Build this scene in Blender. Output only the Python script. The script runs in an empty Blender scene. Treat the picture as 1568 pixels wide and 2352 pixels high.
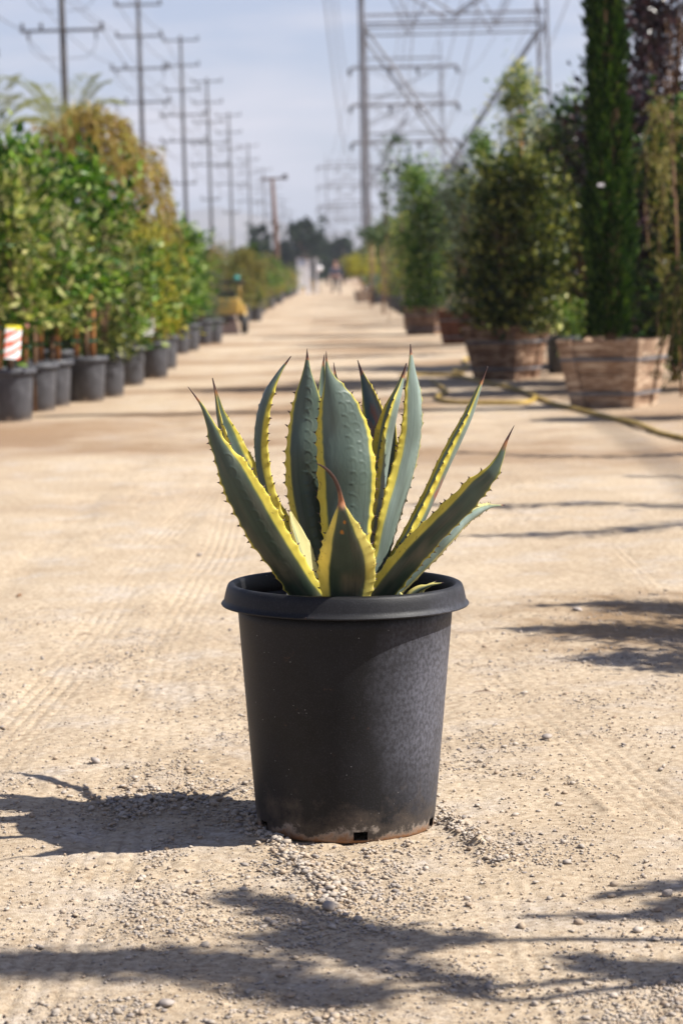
import bpy, bmesh, math, random
import numpy as np
from mathutils import Vector, Matrix

random.seed(7)
SC = bpy.context.scene
COL = SC.collection
R = math.radians

# ------------------------------------------------------------------ camera
FPX = 5553.0                       # focal length in picture units (picture 1568 x 2352)
CAM = Vector((0, 0, 1.02))
PITCH, YAW, ROLL = R(5.60), R(0.10), R(1.55)
fw = Vector((math.sin(YAW)*math.cos(PITCH), math.cos(YAW)*math.cos(PITCH), -math.sin(PITCH)))
r0 = Vector((math.cos(YAW), -math.sin(YAW), 0)); u0 = r0.cross(fw)
rt = r0*math.cos(ROLL) - u0*math.sin(ROLL)
up = u0*math.cos(ROLL) + r0*math.sin(ROLL)
cd = bpy.data.cameras.new('camera'); cam = bpy.data.objects.new('camera', cd); COL.objects.link(cam)
m = Matrix((rt, up, -fw)).transposed().to_4x4(); m.translation = CAM
cam.matrix_world = m
cd.sensor_fit = 'VERTICAL'; cd.sensor_height = 36; cd.sensor_width = 24; cd.lens = 85
cd.clip_start = .05; cd.clip_end = 20000
cd.dof.use_dof = True; cd.dof.focus_distance = 4.42; cd.dof.aperture_fstop = 6.3
SC.camera = cam

# ------------------------------------------------------------------ light
SUN_EL, SUN_AZ = R(47), R(100)     # azimuth clockwise from +Y
sdir = Vector((math.sin(SUN_AZ)*math.cos(SUN_EL), math.cos(SUN_AZ)*math.cos(SUN_EL), math.sin(SUN_EL)))
W = bpy.data.worlds.new('World'); SC.world = W; W.use_nodes = True
nt = W.node_tree; nt.nodes.clear()
sky = nt.nodes.new('ShaderNodeTexSky'); sky.sky_type = 'NISHITA'; sky.sun_disc = False
sky.sun_elevation = SUN_EL; sky.sun_rotation = SUN_AZ
sky.altitude = 300; sky.air_density = 1.0; sky.dust_density = 1.0; sky.ozone_density = 3.0
bg = nt.nodes.new('ShaderNodeBackground'); bg.inputs[1].default_value = .052
wo = nt.nodes.new('ShaderNodeOutputWorld')
tc = nt.nodes.new('ShaderNodeTexCoord'); mp = nt.nodes.new('ShaderNodeMapping')
mp.inputs['Scale'].default_value = (6, 6, 34); mp.inputs['Location'].default_value = (.2, 1.3, .35)
cn = nt.nodes.new('ShaderNodeTexNoise'); cn.inputs['Scale'].default_value = 1.0
cn.inputs['Detail'].default_value = 5; cn.inputs['Roughness'].default_value = .5
cr = nt.nodes.new('ShaderNodeValToRGB'); cr.color_ramp.elements[0].position = .42
cr.color_ramp.elements[0].color = (.36, .36, .36, 1); cr.color_ramp.elements[1].position = .64
cr.color_ramp.elements[1].color = (1, 1, 1, 1)
mx = nt.nodes.new('ShaderNodeMixRGB'); mx.inputs[2].default_value = (7.4, 7.3, 8.0, 1)
L = nt.links.new
L(tc.outputs['Generated'], mp.inputs[0]); L(mp.outputs[0], cn.inputs['Vector'])
L(cn.outputs['Fac'], cr.inputs[0])
sz = nt.nodes.new('ShaderNodeSeparateXYZ'); L(tc.outputs['Generated'], sz.inputs[0])
hz_ = nt.nodes.new('ShaderNodeMapRange'); hz_.interpolation_type = 'SMOOTHSTEP'; L(sz.outputs['Z'], hz_.inputs['Value'])
hz_.inputs['From Min'].default_value = .10; hz_.inputs['From Max'].default_value = .55
hz_.inputs['To Min'].default_value = 1; hz_.inputs['To Max'].default_value = .12
vm_ = nt.nodes.new('ShaderNodeMath'); vm_.operation = 'MULTIPLY'; L(cr.outputs[0], vm_.inputs[0]); L(hz_.outputs[0], vm_.inputs[1])
L(vm_.outputs[0], mx.inputs[0])
hs = nt.nodes.new('ShaderNodeMixRGB'); hs.blend_type = 'MULTIPLY'; hs.inputs[0].default_value = 1
hs.inputs[2].default_value = (.88, .93, 1.16, 1)
L(sky.outputs[0], hs.inputs[1]); L(hs.outputs[0], mx.inputs[1])
L(mx.outputs[0], bg.inputs[0]); L(bg.outputs[0], wo.inputs[0])
sd = bpy.data.lights.new('sun', 'SUN'); sd.energy = 5.0; sd.angle = R(.53); sd.color = (1, .955, .88)
so = bpy.data.objects.new('sun', sd); COL.objects.link(so)
so.rotation_euler = sdir.to_track_quat('Z', 'Y').to_euler(); so.location = (10, 0, 20)
vs = SC.view_settings; vs.view_transform = 'Standard'; vs.look = 'None'; vs.gamma = 1
vs.exposure = 1.08; vs.use_curve_mapping = False
SC.render.engine = 'CYCLES'
SC.cycles.max_bounces = 8; SC.cycles.transparent_max_bounces = 8; SC.cycles.volume_bounces = 0

# ------------------------------------------------------------------ helpers
def ray(x, y):
    return fw + rt*((x-784)/FPX) - up*((y-1176)/FPX)
def G(x, y, z=0.0):                # a picture point on the ground
    d = ray(x, y); t = (z-CAM.z)/d.z; return CAM + d*t
def PD(x, y, Y):                   # a picture point at distance Y down the lane
    d = ray(x, y); return CAM + d*(Y/d.y)
def hpx(px, Y): return px/FPX*Y

def tag(o, label=None, cat=None, group=None, kind=None):
    if label: o['label'] = label
    if cat: o['category'] = cat
    if group: o['group'] = group
    if kind: o['kind'] = kind
    return o
def empty(name, loc, rz=0, label=None, cat=None, group=None):
    o = bpy.data.objects.new(name, None); COL.objects.link(o)
    o.location = loc; o.rotation_euler = (0, 0, rz); o.empty_display_size = .1
    return tag(o, label, cat, group)
def mesh(name, V, F, mats, smooth=False, mi=None, col=None):
    V = np.asarray(V, dtype=np.float32)
    me = bpy.data.meshes.new(name)
    if isinstance(F, np.ndarray):
        k = F.shape[1]; n = F.shape[0]
        me.vertices.add(len(V)); me.vertices.foreach_set('co', V.ravel())
        me.loops.add(n*k); me.loops.foreach_set('vertex_index', F.astype(np.int32).ravel())
        me.polygons.add(n); me.polygons.foreach_set('loop_start', np.arange(n, dtype=np.int32)*k)
        me.update(calc_edges=True)
    else:
        me.from_pydata([tuple(map(float, v)) for v in V], [], F)
    if not isinstance(mats, (list, tuple)): mats = [mats]
    for x in mats: me.materials.append(x)
    if mi is not None: me.polygons.foreach_set('material_index', np.asarray(mi, dtype=np.int32))
    if smooth: me.polygons.foreach_set('use_smooth', np.ones(len(me.polygons), dtype=bool))
    if col is not None:
        a = me.color_attributes.new('tint', 'FLOAT_COLOR', 'POINT')
        c = np.ones((len(V), 4), dtype=np.float32); c[:, :3] = col
        a.data.foreach_set('color', c.ravel())
    me.update()
    return me
def obj(name, me, parent=None, loc=None, rot=None):
    o = bpy.data.objects.new(name, me); COL.objects.link(o)
    if parent is not None: o.parent = parent
    if loc is not None: o.location = loc
    if rot is not None: o.rotation_euler = rot
    return o

class MB:
    """collects simple solids into one mesh"""
    def __init__(s): s.V = []; s.F = []
    def add(s, V, F):
        b = len(s.V); s.V += [tuple(v) for v in V]; s.F += [tuple(i+b for i in f) for f in F]; return s
    def hexa(s, P):               # eight corners: bottom 4 ccw, top 4 ccw
        return s.add(P, [(3, 2, 1, 0), (4, 5, 6, 7), (0, 1, 5, 4), (1, 2, 6, 5), (2, 3, 7, 6), (3, 0, 4, 7)])
    def box(s, c, d, rz=0):
        cx, cy, cz = c; a, b, h = d[0]/2, d[1]/2, d[2]/2; co, si = math.cos(rz), math.sin(rz)
        P = []
        for z in (-h, h):
            for x, y in ((-a, -b), (a, -b), (a, b), (-a, b)):
                P.append((cx+x*co-y*si, cy+x*si+y*co, cz+z))
        return s.hexa(P)
    def tube(s, pts, rad, n=6, cap=True):
        pts = [Vector(p) for p in pts]
        if not isinstance(rad, (list, tuple)): rad = [rad]*len(pts)
        b = len(s.V); prev = None
        for i, p in enumerate(pts):
            t = (pts[min(i+1, len(pts)-1)] - pts[max(i-1, 0)]).normalized()
            if prev is None:
                a = Vector((0, 0, 1)) if abs(t.z) < .9 else Vector((1, 0, 0))
                u = t.cross(a).normalized()
            else:
                u = (prev - t*prev.dot(t)).normalized()
            prev = u; v = t.cross(u)
            for k in range(n):
                an = 2*math.pi*k/n
                s.V.append(tuple(p + (u*math.cos(an)+v*math.sin(an))*rad[i]))
        for i in range(len(pts)-1):
            for k in range(n):
                a0 = b+i*n+k; a1 = b+i*n+(k+1) % n
                s.F.append((a0, a1, a1+n, a0+n))
        if cap:
            s.F.append(tuple(b+k for k in range(n))[::-1]); s.F.append(tuple(b+(len(pts)-1)*n+k for k in range(n)))
        return s
    def me(s, name, mat, smooth=False): return mesh(name, s.V, s.F, mat, smooth)
    def obj(s, name, mat, parent=None, smooth=False): return obj(name, s.me(name, mat, smooth), parent)

def lathe(prof, n=64, mat=None, name='lathe', close=False, smooth=True, skip=None):
    V = []; F = []
    for r, z in prof:
        for k in range(n):
            a = 2*math.pi*k/n; V.append((r*math.cos(a), r*math.sin(a), z))
    m_ = len(prof)
    for i in range(m_-1 + (1 if close else 0)):
        j = (i+1) % m_
        for k in range(n):
            if skip and skip(i, k): continue
            F.append((i*n+k, i*n+(k+1) % n, j*n+(k+1) % n, j*n+k))
    return mesh(name, V, F, mat, smooth)

# ---- noise (value noise on a lattice)
_tab = np.random.RandomState(3).rand(256, 256).astype(np.float64)
def vnoise(x, y):
    xi = np.floor(x).astype(int); yi = np.floor(y).astype(int)
    fx = x-xi; fy = y-yi; fx = fx*fx*(3-2*fx); fy = fy*fy*(3-2*fy)
    a = _tab[xi & 255, yi & 255]; b = _tab[(xi+1) & 255, yi & 255]
    c = _tab[xi & 255, (yi+1) & 255]; d = _tab[(xi+1) & 255, (yi+1) & 255]
    return (a*(1-fx)+b*fx)*(1-fy)+(c*(1-fx)+d*fx)*fy
def fbm(x, y, o=4):
    s = 0; a = .5; t = 0
    for i in range(o):
        s = s + a*vnoise(x*2**i+17.3*i, y*2**i+5.1*i); t += a; a *= .5
    return s/t

# ------------------------------------------------------------------ materials
def nodemat(name):
    m_ = bpy.data.materials.new(name); m_.use_nodes = True
    n = m_.node_tree; b = n.nodes['Principled BSDF']; return m_, n, b
def noise_mat(name, c1, c2, scale=8, rough=.6, spec=.4, bump=0, bscale=60, c3=None, stretch=(1, 1, 1), metal=0):
    m_, n, b = nodemat(name); N = n.nodes.new; K = n.links.new
    t = N('ShaderNodeTexCoord'); mp_ = N('ShaderNodeMapping'); mp_.inputs['Scale'].default_value = stretch
    K(t.outputs['Object'], mp_.inputs[0])
    z = N('ShaderNodeTexNoise'); z.inputs['Scale'].default_value = scale; z.inputs['Detail'].default_value = 6
    z.inputs['Roughness'].default_value = .65
    K(mp_.outputs[0], z.inputs['Vector'])
    r = N('ShaderNodeValToRGB'); e = r.color_ramp.elements
    e[0].position = .32; e[0].color = (*c1, 1); e[1].position = .68; e[1].color = (*c2, 1)
    if c3: q = e.new(.5); q.color = (*c3, 1)
    K(z.outputs['Fac'], r.inputs[0]); K(r.outputs[0], b.inputs['Base Color'])
    b.inputs['Roughness'].default_value = rough; b.inputs['Specular IOR Level'].default_value = spec
    b.inputs['Metallic'].default_value = metal
    if bump:
        z2 = N('ShaderNodeTexNoise'); z2.inputs['Scale'].default_value = bscale; z2.inputs['Detail'].default_value = 4
        K(mp_.outputs[0], z2.inputs['Vector'])
        bp = N('ShaderNodeBump'); bp.inputs['Strength'].default_value = .6; bp.inputs['Distance'].default_value = bump
        K(z2.outputs['Fac'], bp.inputs['Height']); K(bp.outputs[0], b.inputs['Normal'])
    return m_
def leaf_mat(name, cols, trans=.25, rough=.45, spec=.5):
    spec *= .38
    m_, n, b = nodemat(name); N = n.nodes.new; K = n.links.new
    g = N('ShaderNodeNewGeometry'); r = N('ShaderNodeValToRGB'); e = r.color_ramp.elements
    e[0].color = (*cols[0], 1); e[0].position = 0; e[1].color = (*cols[-1], 1); e[1].position = 1
    for i, c in enumerate(cols[1:-1]):
        q = e.new((i+1)/(len(cols)-1)); q.color = (*c, 1)
    K(g.outputs['Random Per Island'], r.inputs[0]); K(r.outputs[0], b.inputs['Base Color'])
    b.inputs['Roughness'].default_value = rough; b.inputs['Specular IOR Level'].default_value = spec
    t = N('ShaderNodeBsdfTranslucent'); mx_ = N('ShaderNodeMixShader'); mx_.inputs[0].default_value = trans
    gm = N('ShaderNodeMixRGB'); gm.blend_type = 'MULTIPLY'; gm.inputs[0].default_value = 1
    gm.inputs[2].default_value = (1.5, 1.6, .8, 1)
    K(r.outputs[0], gm.inputs[1]); K(gm.outputs[0], t.inputs[0])
    K(b.outputs[0], mx_.inputs[1]); K(t.outputs[0], mx_.inputs[2])
    K(mx_.outputs[0], n.nodes['Material Output'].inputs[0])
    return m_
def flat(name, c, rough=.6, spec=.4, var=.25, scale=9):
    return noise_mat(name, tuple(x*(1-var) for x in c), tuple(min(1, x*(1+var)) for x in c), scale, rough, spec)

M = {}
M['green'] = leaf_mat('fresh_green_leaf', [(.008, .028, .002), (.020, .062, .004), (.045, .12, .008), (.14, .24, .02), (.38, .44, .18)], .30, .36)  # palest entries paint sunlit highlights onto random leaves
M['deep'] = leaf_mat('deep_green_leaf', [(.004, .015, .002), (.010, .032, .004), (.022, .062, .006), (.14, .21, .04)], .15, .33, .6)  # brightest green stands in for leaves that catch the sun
M['olive'] = leaf_mat('olive_leaf', [(.007, .017, .002), (.016, .032, .003), (.035, .056, .005), (.09, .11, .012), (.42, .41, .11)], .18, .35, .6)  # last pale tone is a painted sun fleck
M['varieg'] = leaf_mat('variegated_leaf', [(.018, .05, .004), (.05, .10, .010), (.18, .21, .04), (.60, .56, .25)], .35, .5)
M['cream'] = leaf_mat('cream_leaf', [(.07, .10, .04), (.22, .23, .10), (.50, .47, .28), (.6, .56, .38)], .3, .5)
M['grey'] = leaf_mat('grey_green_leaf', [(.035, .055, .032), (.07, .10, .06), (.15, .18, .12)], .2, .6)
M['yellow'] = leaf_mat('yellow_green_leaf', [(.16, .18, .02), (.30, .27, .03), (.42, .34, .06)], .35, .5)
M['brown'] = leaf_mat('brown_frond_leaf', [(.16, .10, .03), (.30, .19, .06), (.36, .28, .09), (.20, .22, .06)], .35, .6)
M['red'] = leaf_mat('red_tinged_leaf', [(.16, .06, .03), (.24, .14, .05), (.14, .17, .05), (.28, .18, .10)], .3, .5)
M['purple'] = leaf_mat('purple_leaf', [(.006, .003, .004), (.012, .005, .007), (.028, .010, .013), (.11, .06, .07)], .06, .3, .8)
M['cypress'] = leaf_mat('cypress_needle', [(.004, .015, .003), (.009, .028, .005), (.024, .062, .008), (.08, .13, .02)], .16, .6, .3)
M['gold'] = leaf_mat('golden_weeping_leaf', [(.09, .09, .02), (.17, .15, .04), (.26, .21, .07)], .35, .6)
M['far'] = leaf_mat('far_tree_leaf', [(.008, .018, .010), (.018, .032, .014), (.03, .045, .02)], .08, .8, .2)
M['bluegrey'] = leaf_mat('blue_grey_leaf', [(.05, .09, .09), (.10, .15, .15), (.16, .22, .20)], .15, .6)
M['palepalm'] = leaf_mat('pale_palm_leaf', [(.12, .14, .07), (.20, .21, .10), (.28, .26, .12)], .4, .6)
M['bark'] = noise_mat('brown_bark', (.10, .055, .03), (.27, .165, .10), 14, .85, .2, .004, 40, stretch=(1, 1, .25))
M['stake'] = noise_mat('orange_stake_wood', (.30, .12, .04), (.46, .22, .09), 10, .75, .2, .001, 60, stretch=(6, 6, .5))
M['tie'] = flat('green_tie_tape', (.01, .16, .11), .4)
M['soil'] = noise_mat('potting_soil', (.018, .012, .008), (.06, .04, .028), 40, .95, .1, .01, 60)
M['pole'] = noise_mat('weathered_pole_wood', (.04, .035, .033), (.085, .075, .07), 3, .85, .2, stretch=(3, 3, .3))
M['polebrown'] = noise_mat('brown_pole_wood', (.10, .06, .045), (.16, .10, .08), 3, .85, .2)
M['steel'] = noise_mat('galvanised_steel', (.06, .055, .06), (.12, .11, .115), 2, .6, .4)
M['insul'] = flat('dark_insulator', (.03, .03, .035), .3)
M['wire'] = flat('wire_metal', (.09, .09, .10), .5)
M['yellowp'] = noise_mat('yellow_machine_paint', (.25, .15, .02), (.36, .23, .05), 6, .4, .5)
M['black'] = flat('black_rubber', (.02, .018, .017), .7)
M['rust'] = flat('dark_brown_steel', (.07, .042, .034), .6)
M['white'] = noise_mat('white_paint', (.62, .60, .62), (.80, .78, .78), 5, .5, .4)
M['teal'] = flat('teal_plastic', (.04, .30, .28), .4)
M['hose'] = noise_mat('yellow_hose_rubber', (.26, .17, .03), (.46, .31, .07), 12, .55, .4)
M['stone'] = None

# pot plastic: dark, dusty, splashed with pale mud near the ground
def pot_material(name, hero):
    m_, n, b = nodemat(name); N = n.nodes.new; K = n.links.new
    t = N('ShaderNodeTexCoord'); z = N('ShaderNodeTexNoise'); z.inputs['Scale'].default_value = 5
    z.inputs['Detail'].default_value = 9; z.inputs['Roughness'].default_value = .72
    K(t.outputs['Object'], z.inputs['Vector'])
    r = N('ShaderNodeValToRGB'); e = r.color_ramp.elements
    e[0].position = .36; e[1].position = .70
    e[0].color = (.004, .004, .0045, 1) if hero else (.035, .035, .039, 1)
    e[1].color = (.013, .013, .015, 1) if hero else (.125, .125, .14, 1)
    K(z.outputs['Fac'], r.inputs[0])
    cur = r.outputs[0]
    # fine specks of dust
    s = N('ShaderNodeTexNoise'); s.inputs['Scale'].default_value = 420; s.inputs['Detail'].default_value = 2
    mp_ = N('ShaderNodeMapping'); mp_.inputs['Scale'].default_value = (1, 1, .8)
    K(t.outputs['Object'], mp_.inputs[0]); K(mp_.outputs[0], s.inputs['Vector'])
    sr = N('ShaderNodeValToRGB'); sr.color_ramp.elements[0].position = .52; sr.color_ramp.elements[1].position = .80
    sr.color_ramp.elements[1].color = (.16, .16, .16, 1)
    K(s.outputs['Fac'], sr.inputs[0])
    mxs = N('ShaderNodeMixRGB'); mxs.inputs[2].default_value = (.10, .10, .115, 1)
    K(sr.outputs[0], mxs.inputs[0]); K(cur, mxs.inputs[1]); cur = mxs.outputs[0]
    # bright flecks
    v = N('ShaderNodeTexVoronoi'); v.inputs['Scale'].default_value = 85
    K(t.outputs['Object'], v.inputs['Vector'])
    vm = N('ShaderNodeMath'); vm.operation = 'LESS_THAN'; vm.inputs[1].default_value = .07
    K(v.outputs['Distance'], vm.inputs[0])
    vn = N('ShaderNodeTexNoise'); vn.inputs['Scale'].default_value = 11; K(t.outputs['Object'], vn.inputs['Vector'])
    vg = N('ShaderNodeMath'); vg.operation = 'GREATER_THAN'; vg.inputs[1].default_value = .56
    K(vn.outputs['Fac'], vg.inputs[0])
    vv = N('ShaderNodeMath'); vv.operation = 'MULTIPLY'; K(vm.outputs[0], vv.inputs[0]); K(vg.outputs[0], vv.inputs[1])
    mv = N('ShaderNodeMixRGB'); mv.inputs[2].default_value = (.22, .21, .21, 1)
    K(vv.outputs[0], mv.inputs[0]); K(cur, mv.inputs[1]); cur = mv.outputs[0]
    # height-based soiling
    sx = N('ShaderNodeSeparateXYZ'); K(t.outputs['Object'], sx.inputs[0])
    gn = N('ShaderNodeTexNoise'); gn.inputs['Scale'].default_value = 22; gn.inputs['Detail'].default_value = 7
    gn.inputs['Roughness'].default_value = .7
    K(t.outputs['Object'], gn.inputs['Vector'])
    def band(z0, z1, lo, hi, colr, amt):
        nonlocal cur
        mr = N('ShaderNodeMapRange'); mr.inputs['From Min'].default_value = z1; mr.inputs['From Max'].default_value = z0
        K(sx.outputs['Z'], mr.inputs['Value'])
        ad = N('ShaderNodeMath'); ad.operation = 'MULTIPLY_ADD'; ad.inputs[1].default_value = .45; ad.inputs[2].default_value = 0
        K(mr.outputs[0], ad.inputs[0])
        su = N('ShaderNodeMath'); su.operation = 'ADD'; K(ad.outputs[0], su.inputs[0]); K(gn.outputs['Fac'], su.inputs[1])
        m2 = N('ShaderNodeMapRange'); m2.inputs['From Min'].default_value = lo; m2.inputs['From Max'].default_value = hi
        m2.inputs['To Max'].default_value = amt
        K(su.outputs[0], m2.inputs['Value'])
        q = N('ShaderNodeMixRGB'); q.inputs[2].default_value = (*colr, 1)
        K(m2.outputs[0], q.inputs[0]); K(cur, q.inputs[1]); cur = q.outputs[0]
    if hero:                           # sunlight on the right flank, painted in as a pale dusty patch
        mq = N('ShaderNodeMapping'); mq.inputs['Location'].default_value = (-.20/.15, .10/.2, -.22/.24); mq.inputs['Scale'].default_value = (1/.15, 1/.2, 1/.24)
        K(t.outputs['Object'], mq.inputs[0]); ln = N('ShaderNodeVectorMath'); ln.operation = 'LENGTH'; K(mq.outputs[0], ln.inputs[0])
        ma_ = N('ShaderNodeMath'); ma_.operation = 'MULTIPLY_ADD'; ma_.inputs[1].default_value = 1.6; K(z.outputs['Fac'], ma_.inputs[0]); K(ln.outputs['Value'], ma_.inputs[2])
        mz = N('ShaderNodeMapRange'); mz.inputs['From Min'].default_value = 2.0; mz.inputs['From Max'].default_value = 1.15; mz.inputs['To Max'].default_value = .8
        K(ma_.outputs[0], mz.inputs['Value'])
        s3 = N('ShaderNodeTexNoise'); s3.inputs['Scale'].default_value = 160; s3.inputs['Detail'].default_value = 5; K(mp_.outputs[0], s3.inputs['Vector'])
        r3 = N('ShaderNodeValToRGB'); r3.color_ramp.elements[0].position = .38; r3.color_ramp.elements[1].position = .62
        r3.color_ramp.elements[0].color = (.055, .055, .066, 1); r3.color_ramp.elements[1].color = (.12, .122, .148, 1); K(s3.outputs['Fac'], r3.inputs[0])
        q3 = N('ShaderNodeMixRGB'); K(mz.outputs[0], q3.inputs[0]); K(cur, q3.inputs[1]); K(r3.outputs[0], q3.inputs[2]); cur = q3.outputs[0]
    band(.0, .13, .68, .98, (.085, .066, .052), .8)
    band(.0, .070, .82, .90, (.36, .31, .26), .6)
    if hero: band(-.008, .030, .66, .82, (.17, .075, .028), .9)
    K(cur, b.inputs['Base Color'])
    rr = N('ShaderNodeMapRange'); rr.inputs['To Min'].default_value = .36; rr.inputs['To Max'].default_value = .68
    K(z.outputs['Fac'], rr.inputs['Value']); K(rr.outputs[0], b.inputs['Roughness'])
    b.inputs['Specular IOR Level'].default_value = .24
    bp = N('ShaderNodeBump'); bp.inputs['Strength'].default_value = .25; bp.inputs['Distance'].default_value = .0015
    K(s.outputs['Fac'], bp.inputs['Height']); K(bp.outputs[0], b.inputs['Normal'])
    return m_
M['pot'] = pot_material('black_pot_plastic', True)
M['potfar'] = pot_material('dusty_pot_plastic', False)

def wood_mat(name, c1, c2, c3):
    return noise_mat(name, c1, c2, 5, .8, .2, .002, 60, c3=c3, stretch=(1.2, 1.2, 6))
M['woodpale'] = wood_mat('pale_redwood_board', (.16, .095, .06), (.56, .44, .32), (.28, .185, .12))
M['wooddark'] = wood_mat('dark_redwood_board', (.07, .026, .014), (.16, .065, .035), (.11, .045, .024))
M['woodmix'] = wood_mat('reddish_redwood_board', (.07, .035, .02), (.44, .32, .22), (.17, .095, .058))
M['strap'] = flat('steel_strap', (.10, .10, .11), .4, .6)

# ------------------------------------------------------------------ ground
RIDGES = [([G(985, 1860), G(1040, 1895), G(1100, 1945), G(1165, 1985)], .016, .022),
          ([G(1320, 1790), G(1400, 1865)], .007, .012),
          ([G(560, 1880), G(640, 1950), G(700, 2010), G(760, 2050)], .010, .030)]
TRACKS = [(-.46, .0, .11), (-.78, .02, .10), (-1.15, .0, .1), (.62, -.14, .11), (.22, -.02, .08), (1.05, .0, .12)]
def track_mask(X, Y):
    m_ = np.zeros_like(X); rib = np.zeros_like(X)
    for x0, sl, w in TRACKS:
        dx = X-(x0+sl*(Y-4.5)+.02*np.sin(Y*1.3+x0*9)); k = np.clip(1.25-np.abs(dx)/w, 0, 1)
        k = k*k*(3-2*k); k = k*(.30+.70*np.clip(fbm(X*2.5+x0*7, Y*1.5, 4)*3.4-1.2, 0, 1))
        m_ = np.maximum(m_, k)
        r_ = (np.cos(dx/.030*2*np.pi)*.5+.5)**3*(.55+.45*np.sign(np.sin(Y/.026*2*np.pi+np.floor(dx/.03)*1.7)))
        rib = rib+r_*k
    return m_, rib
def height(X, Y, detail=True):
    near = np.exp(-((X)**2+(Y-4.5)**2)/.09)
    h = .020*(fbm(X*1.6, Y*1.1, 3)-.5)+.010*(fbm(X*7, Y*6, 4)-.5)
    h = h*(1-.85*near)
    far = np.clip((np.hypot(X, Y)-14)/20, 0, 1)
    h = h*(1-far)
    if detail:
        m_, rib = track_mask(X, Y)
        h = h-.005*m_-.0060*rib*(Y < 12)
        rough = np.clip(fbm(X*2.2+9, Y*1.6+3, 4)*3-1.1, 0, 1)*(1-m_)
        h = h+(.009*rough+.0018)*(fbm(X*38, Y*30, 4)-.5)*(Y < 14)
    for pts, amp, w in RIDGES:
        for a, b in zip(pts[:-1], pts[1:]):
            dx, dy = b.x-a.x, b.y-a.y; L2 = dx*dx+dy*dy
            t = np.clip(((X-a.x)*dx+(Y-a.y)*dy)/L2, 0, 1)
            d = np.hypot(X-a.x-t*dx, Y-a.y-t*dy)
            h = h+amp/max(1, len(pts)-1)**.5*np.exp(-(d/w)**2)*(.5+.9*vnoise(X*60, Y*60))
    return h-.002
def tensor(seg):
    return np.array(sorted(set(np.round(seg, 5))))
xs = list(np.arange(-1.05, 1.051, .0055))
for s in (-1, 1):
    x = 1.05; d = .012
    while x < 4000: x += d; d = min(d*1.09, 400); xs.append(s*x)
ys = []; y = 3.1; 
while y < 14: ys.append(y); y += .0021*y
d = .03
while y < 4200: ys.append(y); y += d; d = min(d*1.10, 300)
y = 3.1; d = .02
while y > -60: y -= d; d *= 1.3; ys.append(y)
xs = tensor(xs); ys = tensor(ys)
XX, YY = np.meshgrid(xs, ys)
ZZ = height(XX, YY)
nx, ny = len(xs), len(ys)
ii = (np.arange(ny-1)[:, None]*nx+np.arange(nx-1)[None, :]).ravel()
F = np.stack([ii, ii+1, ii+1+nx, ii+nx], 1)
TM, _ = track_mask(XX, YY)
gcol = np.stack([TM.ravel(), ZZ.ravel()*0, ZZ.ravel()*0], 1)

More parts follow.
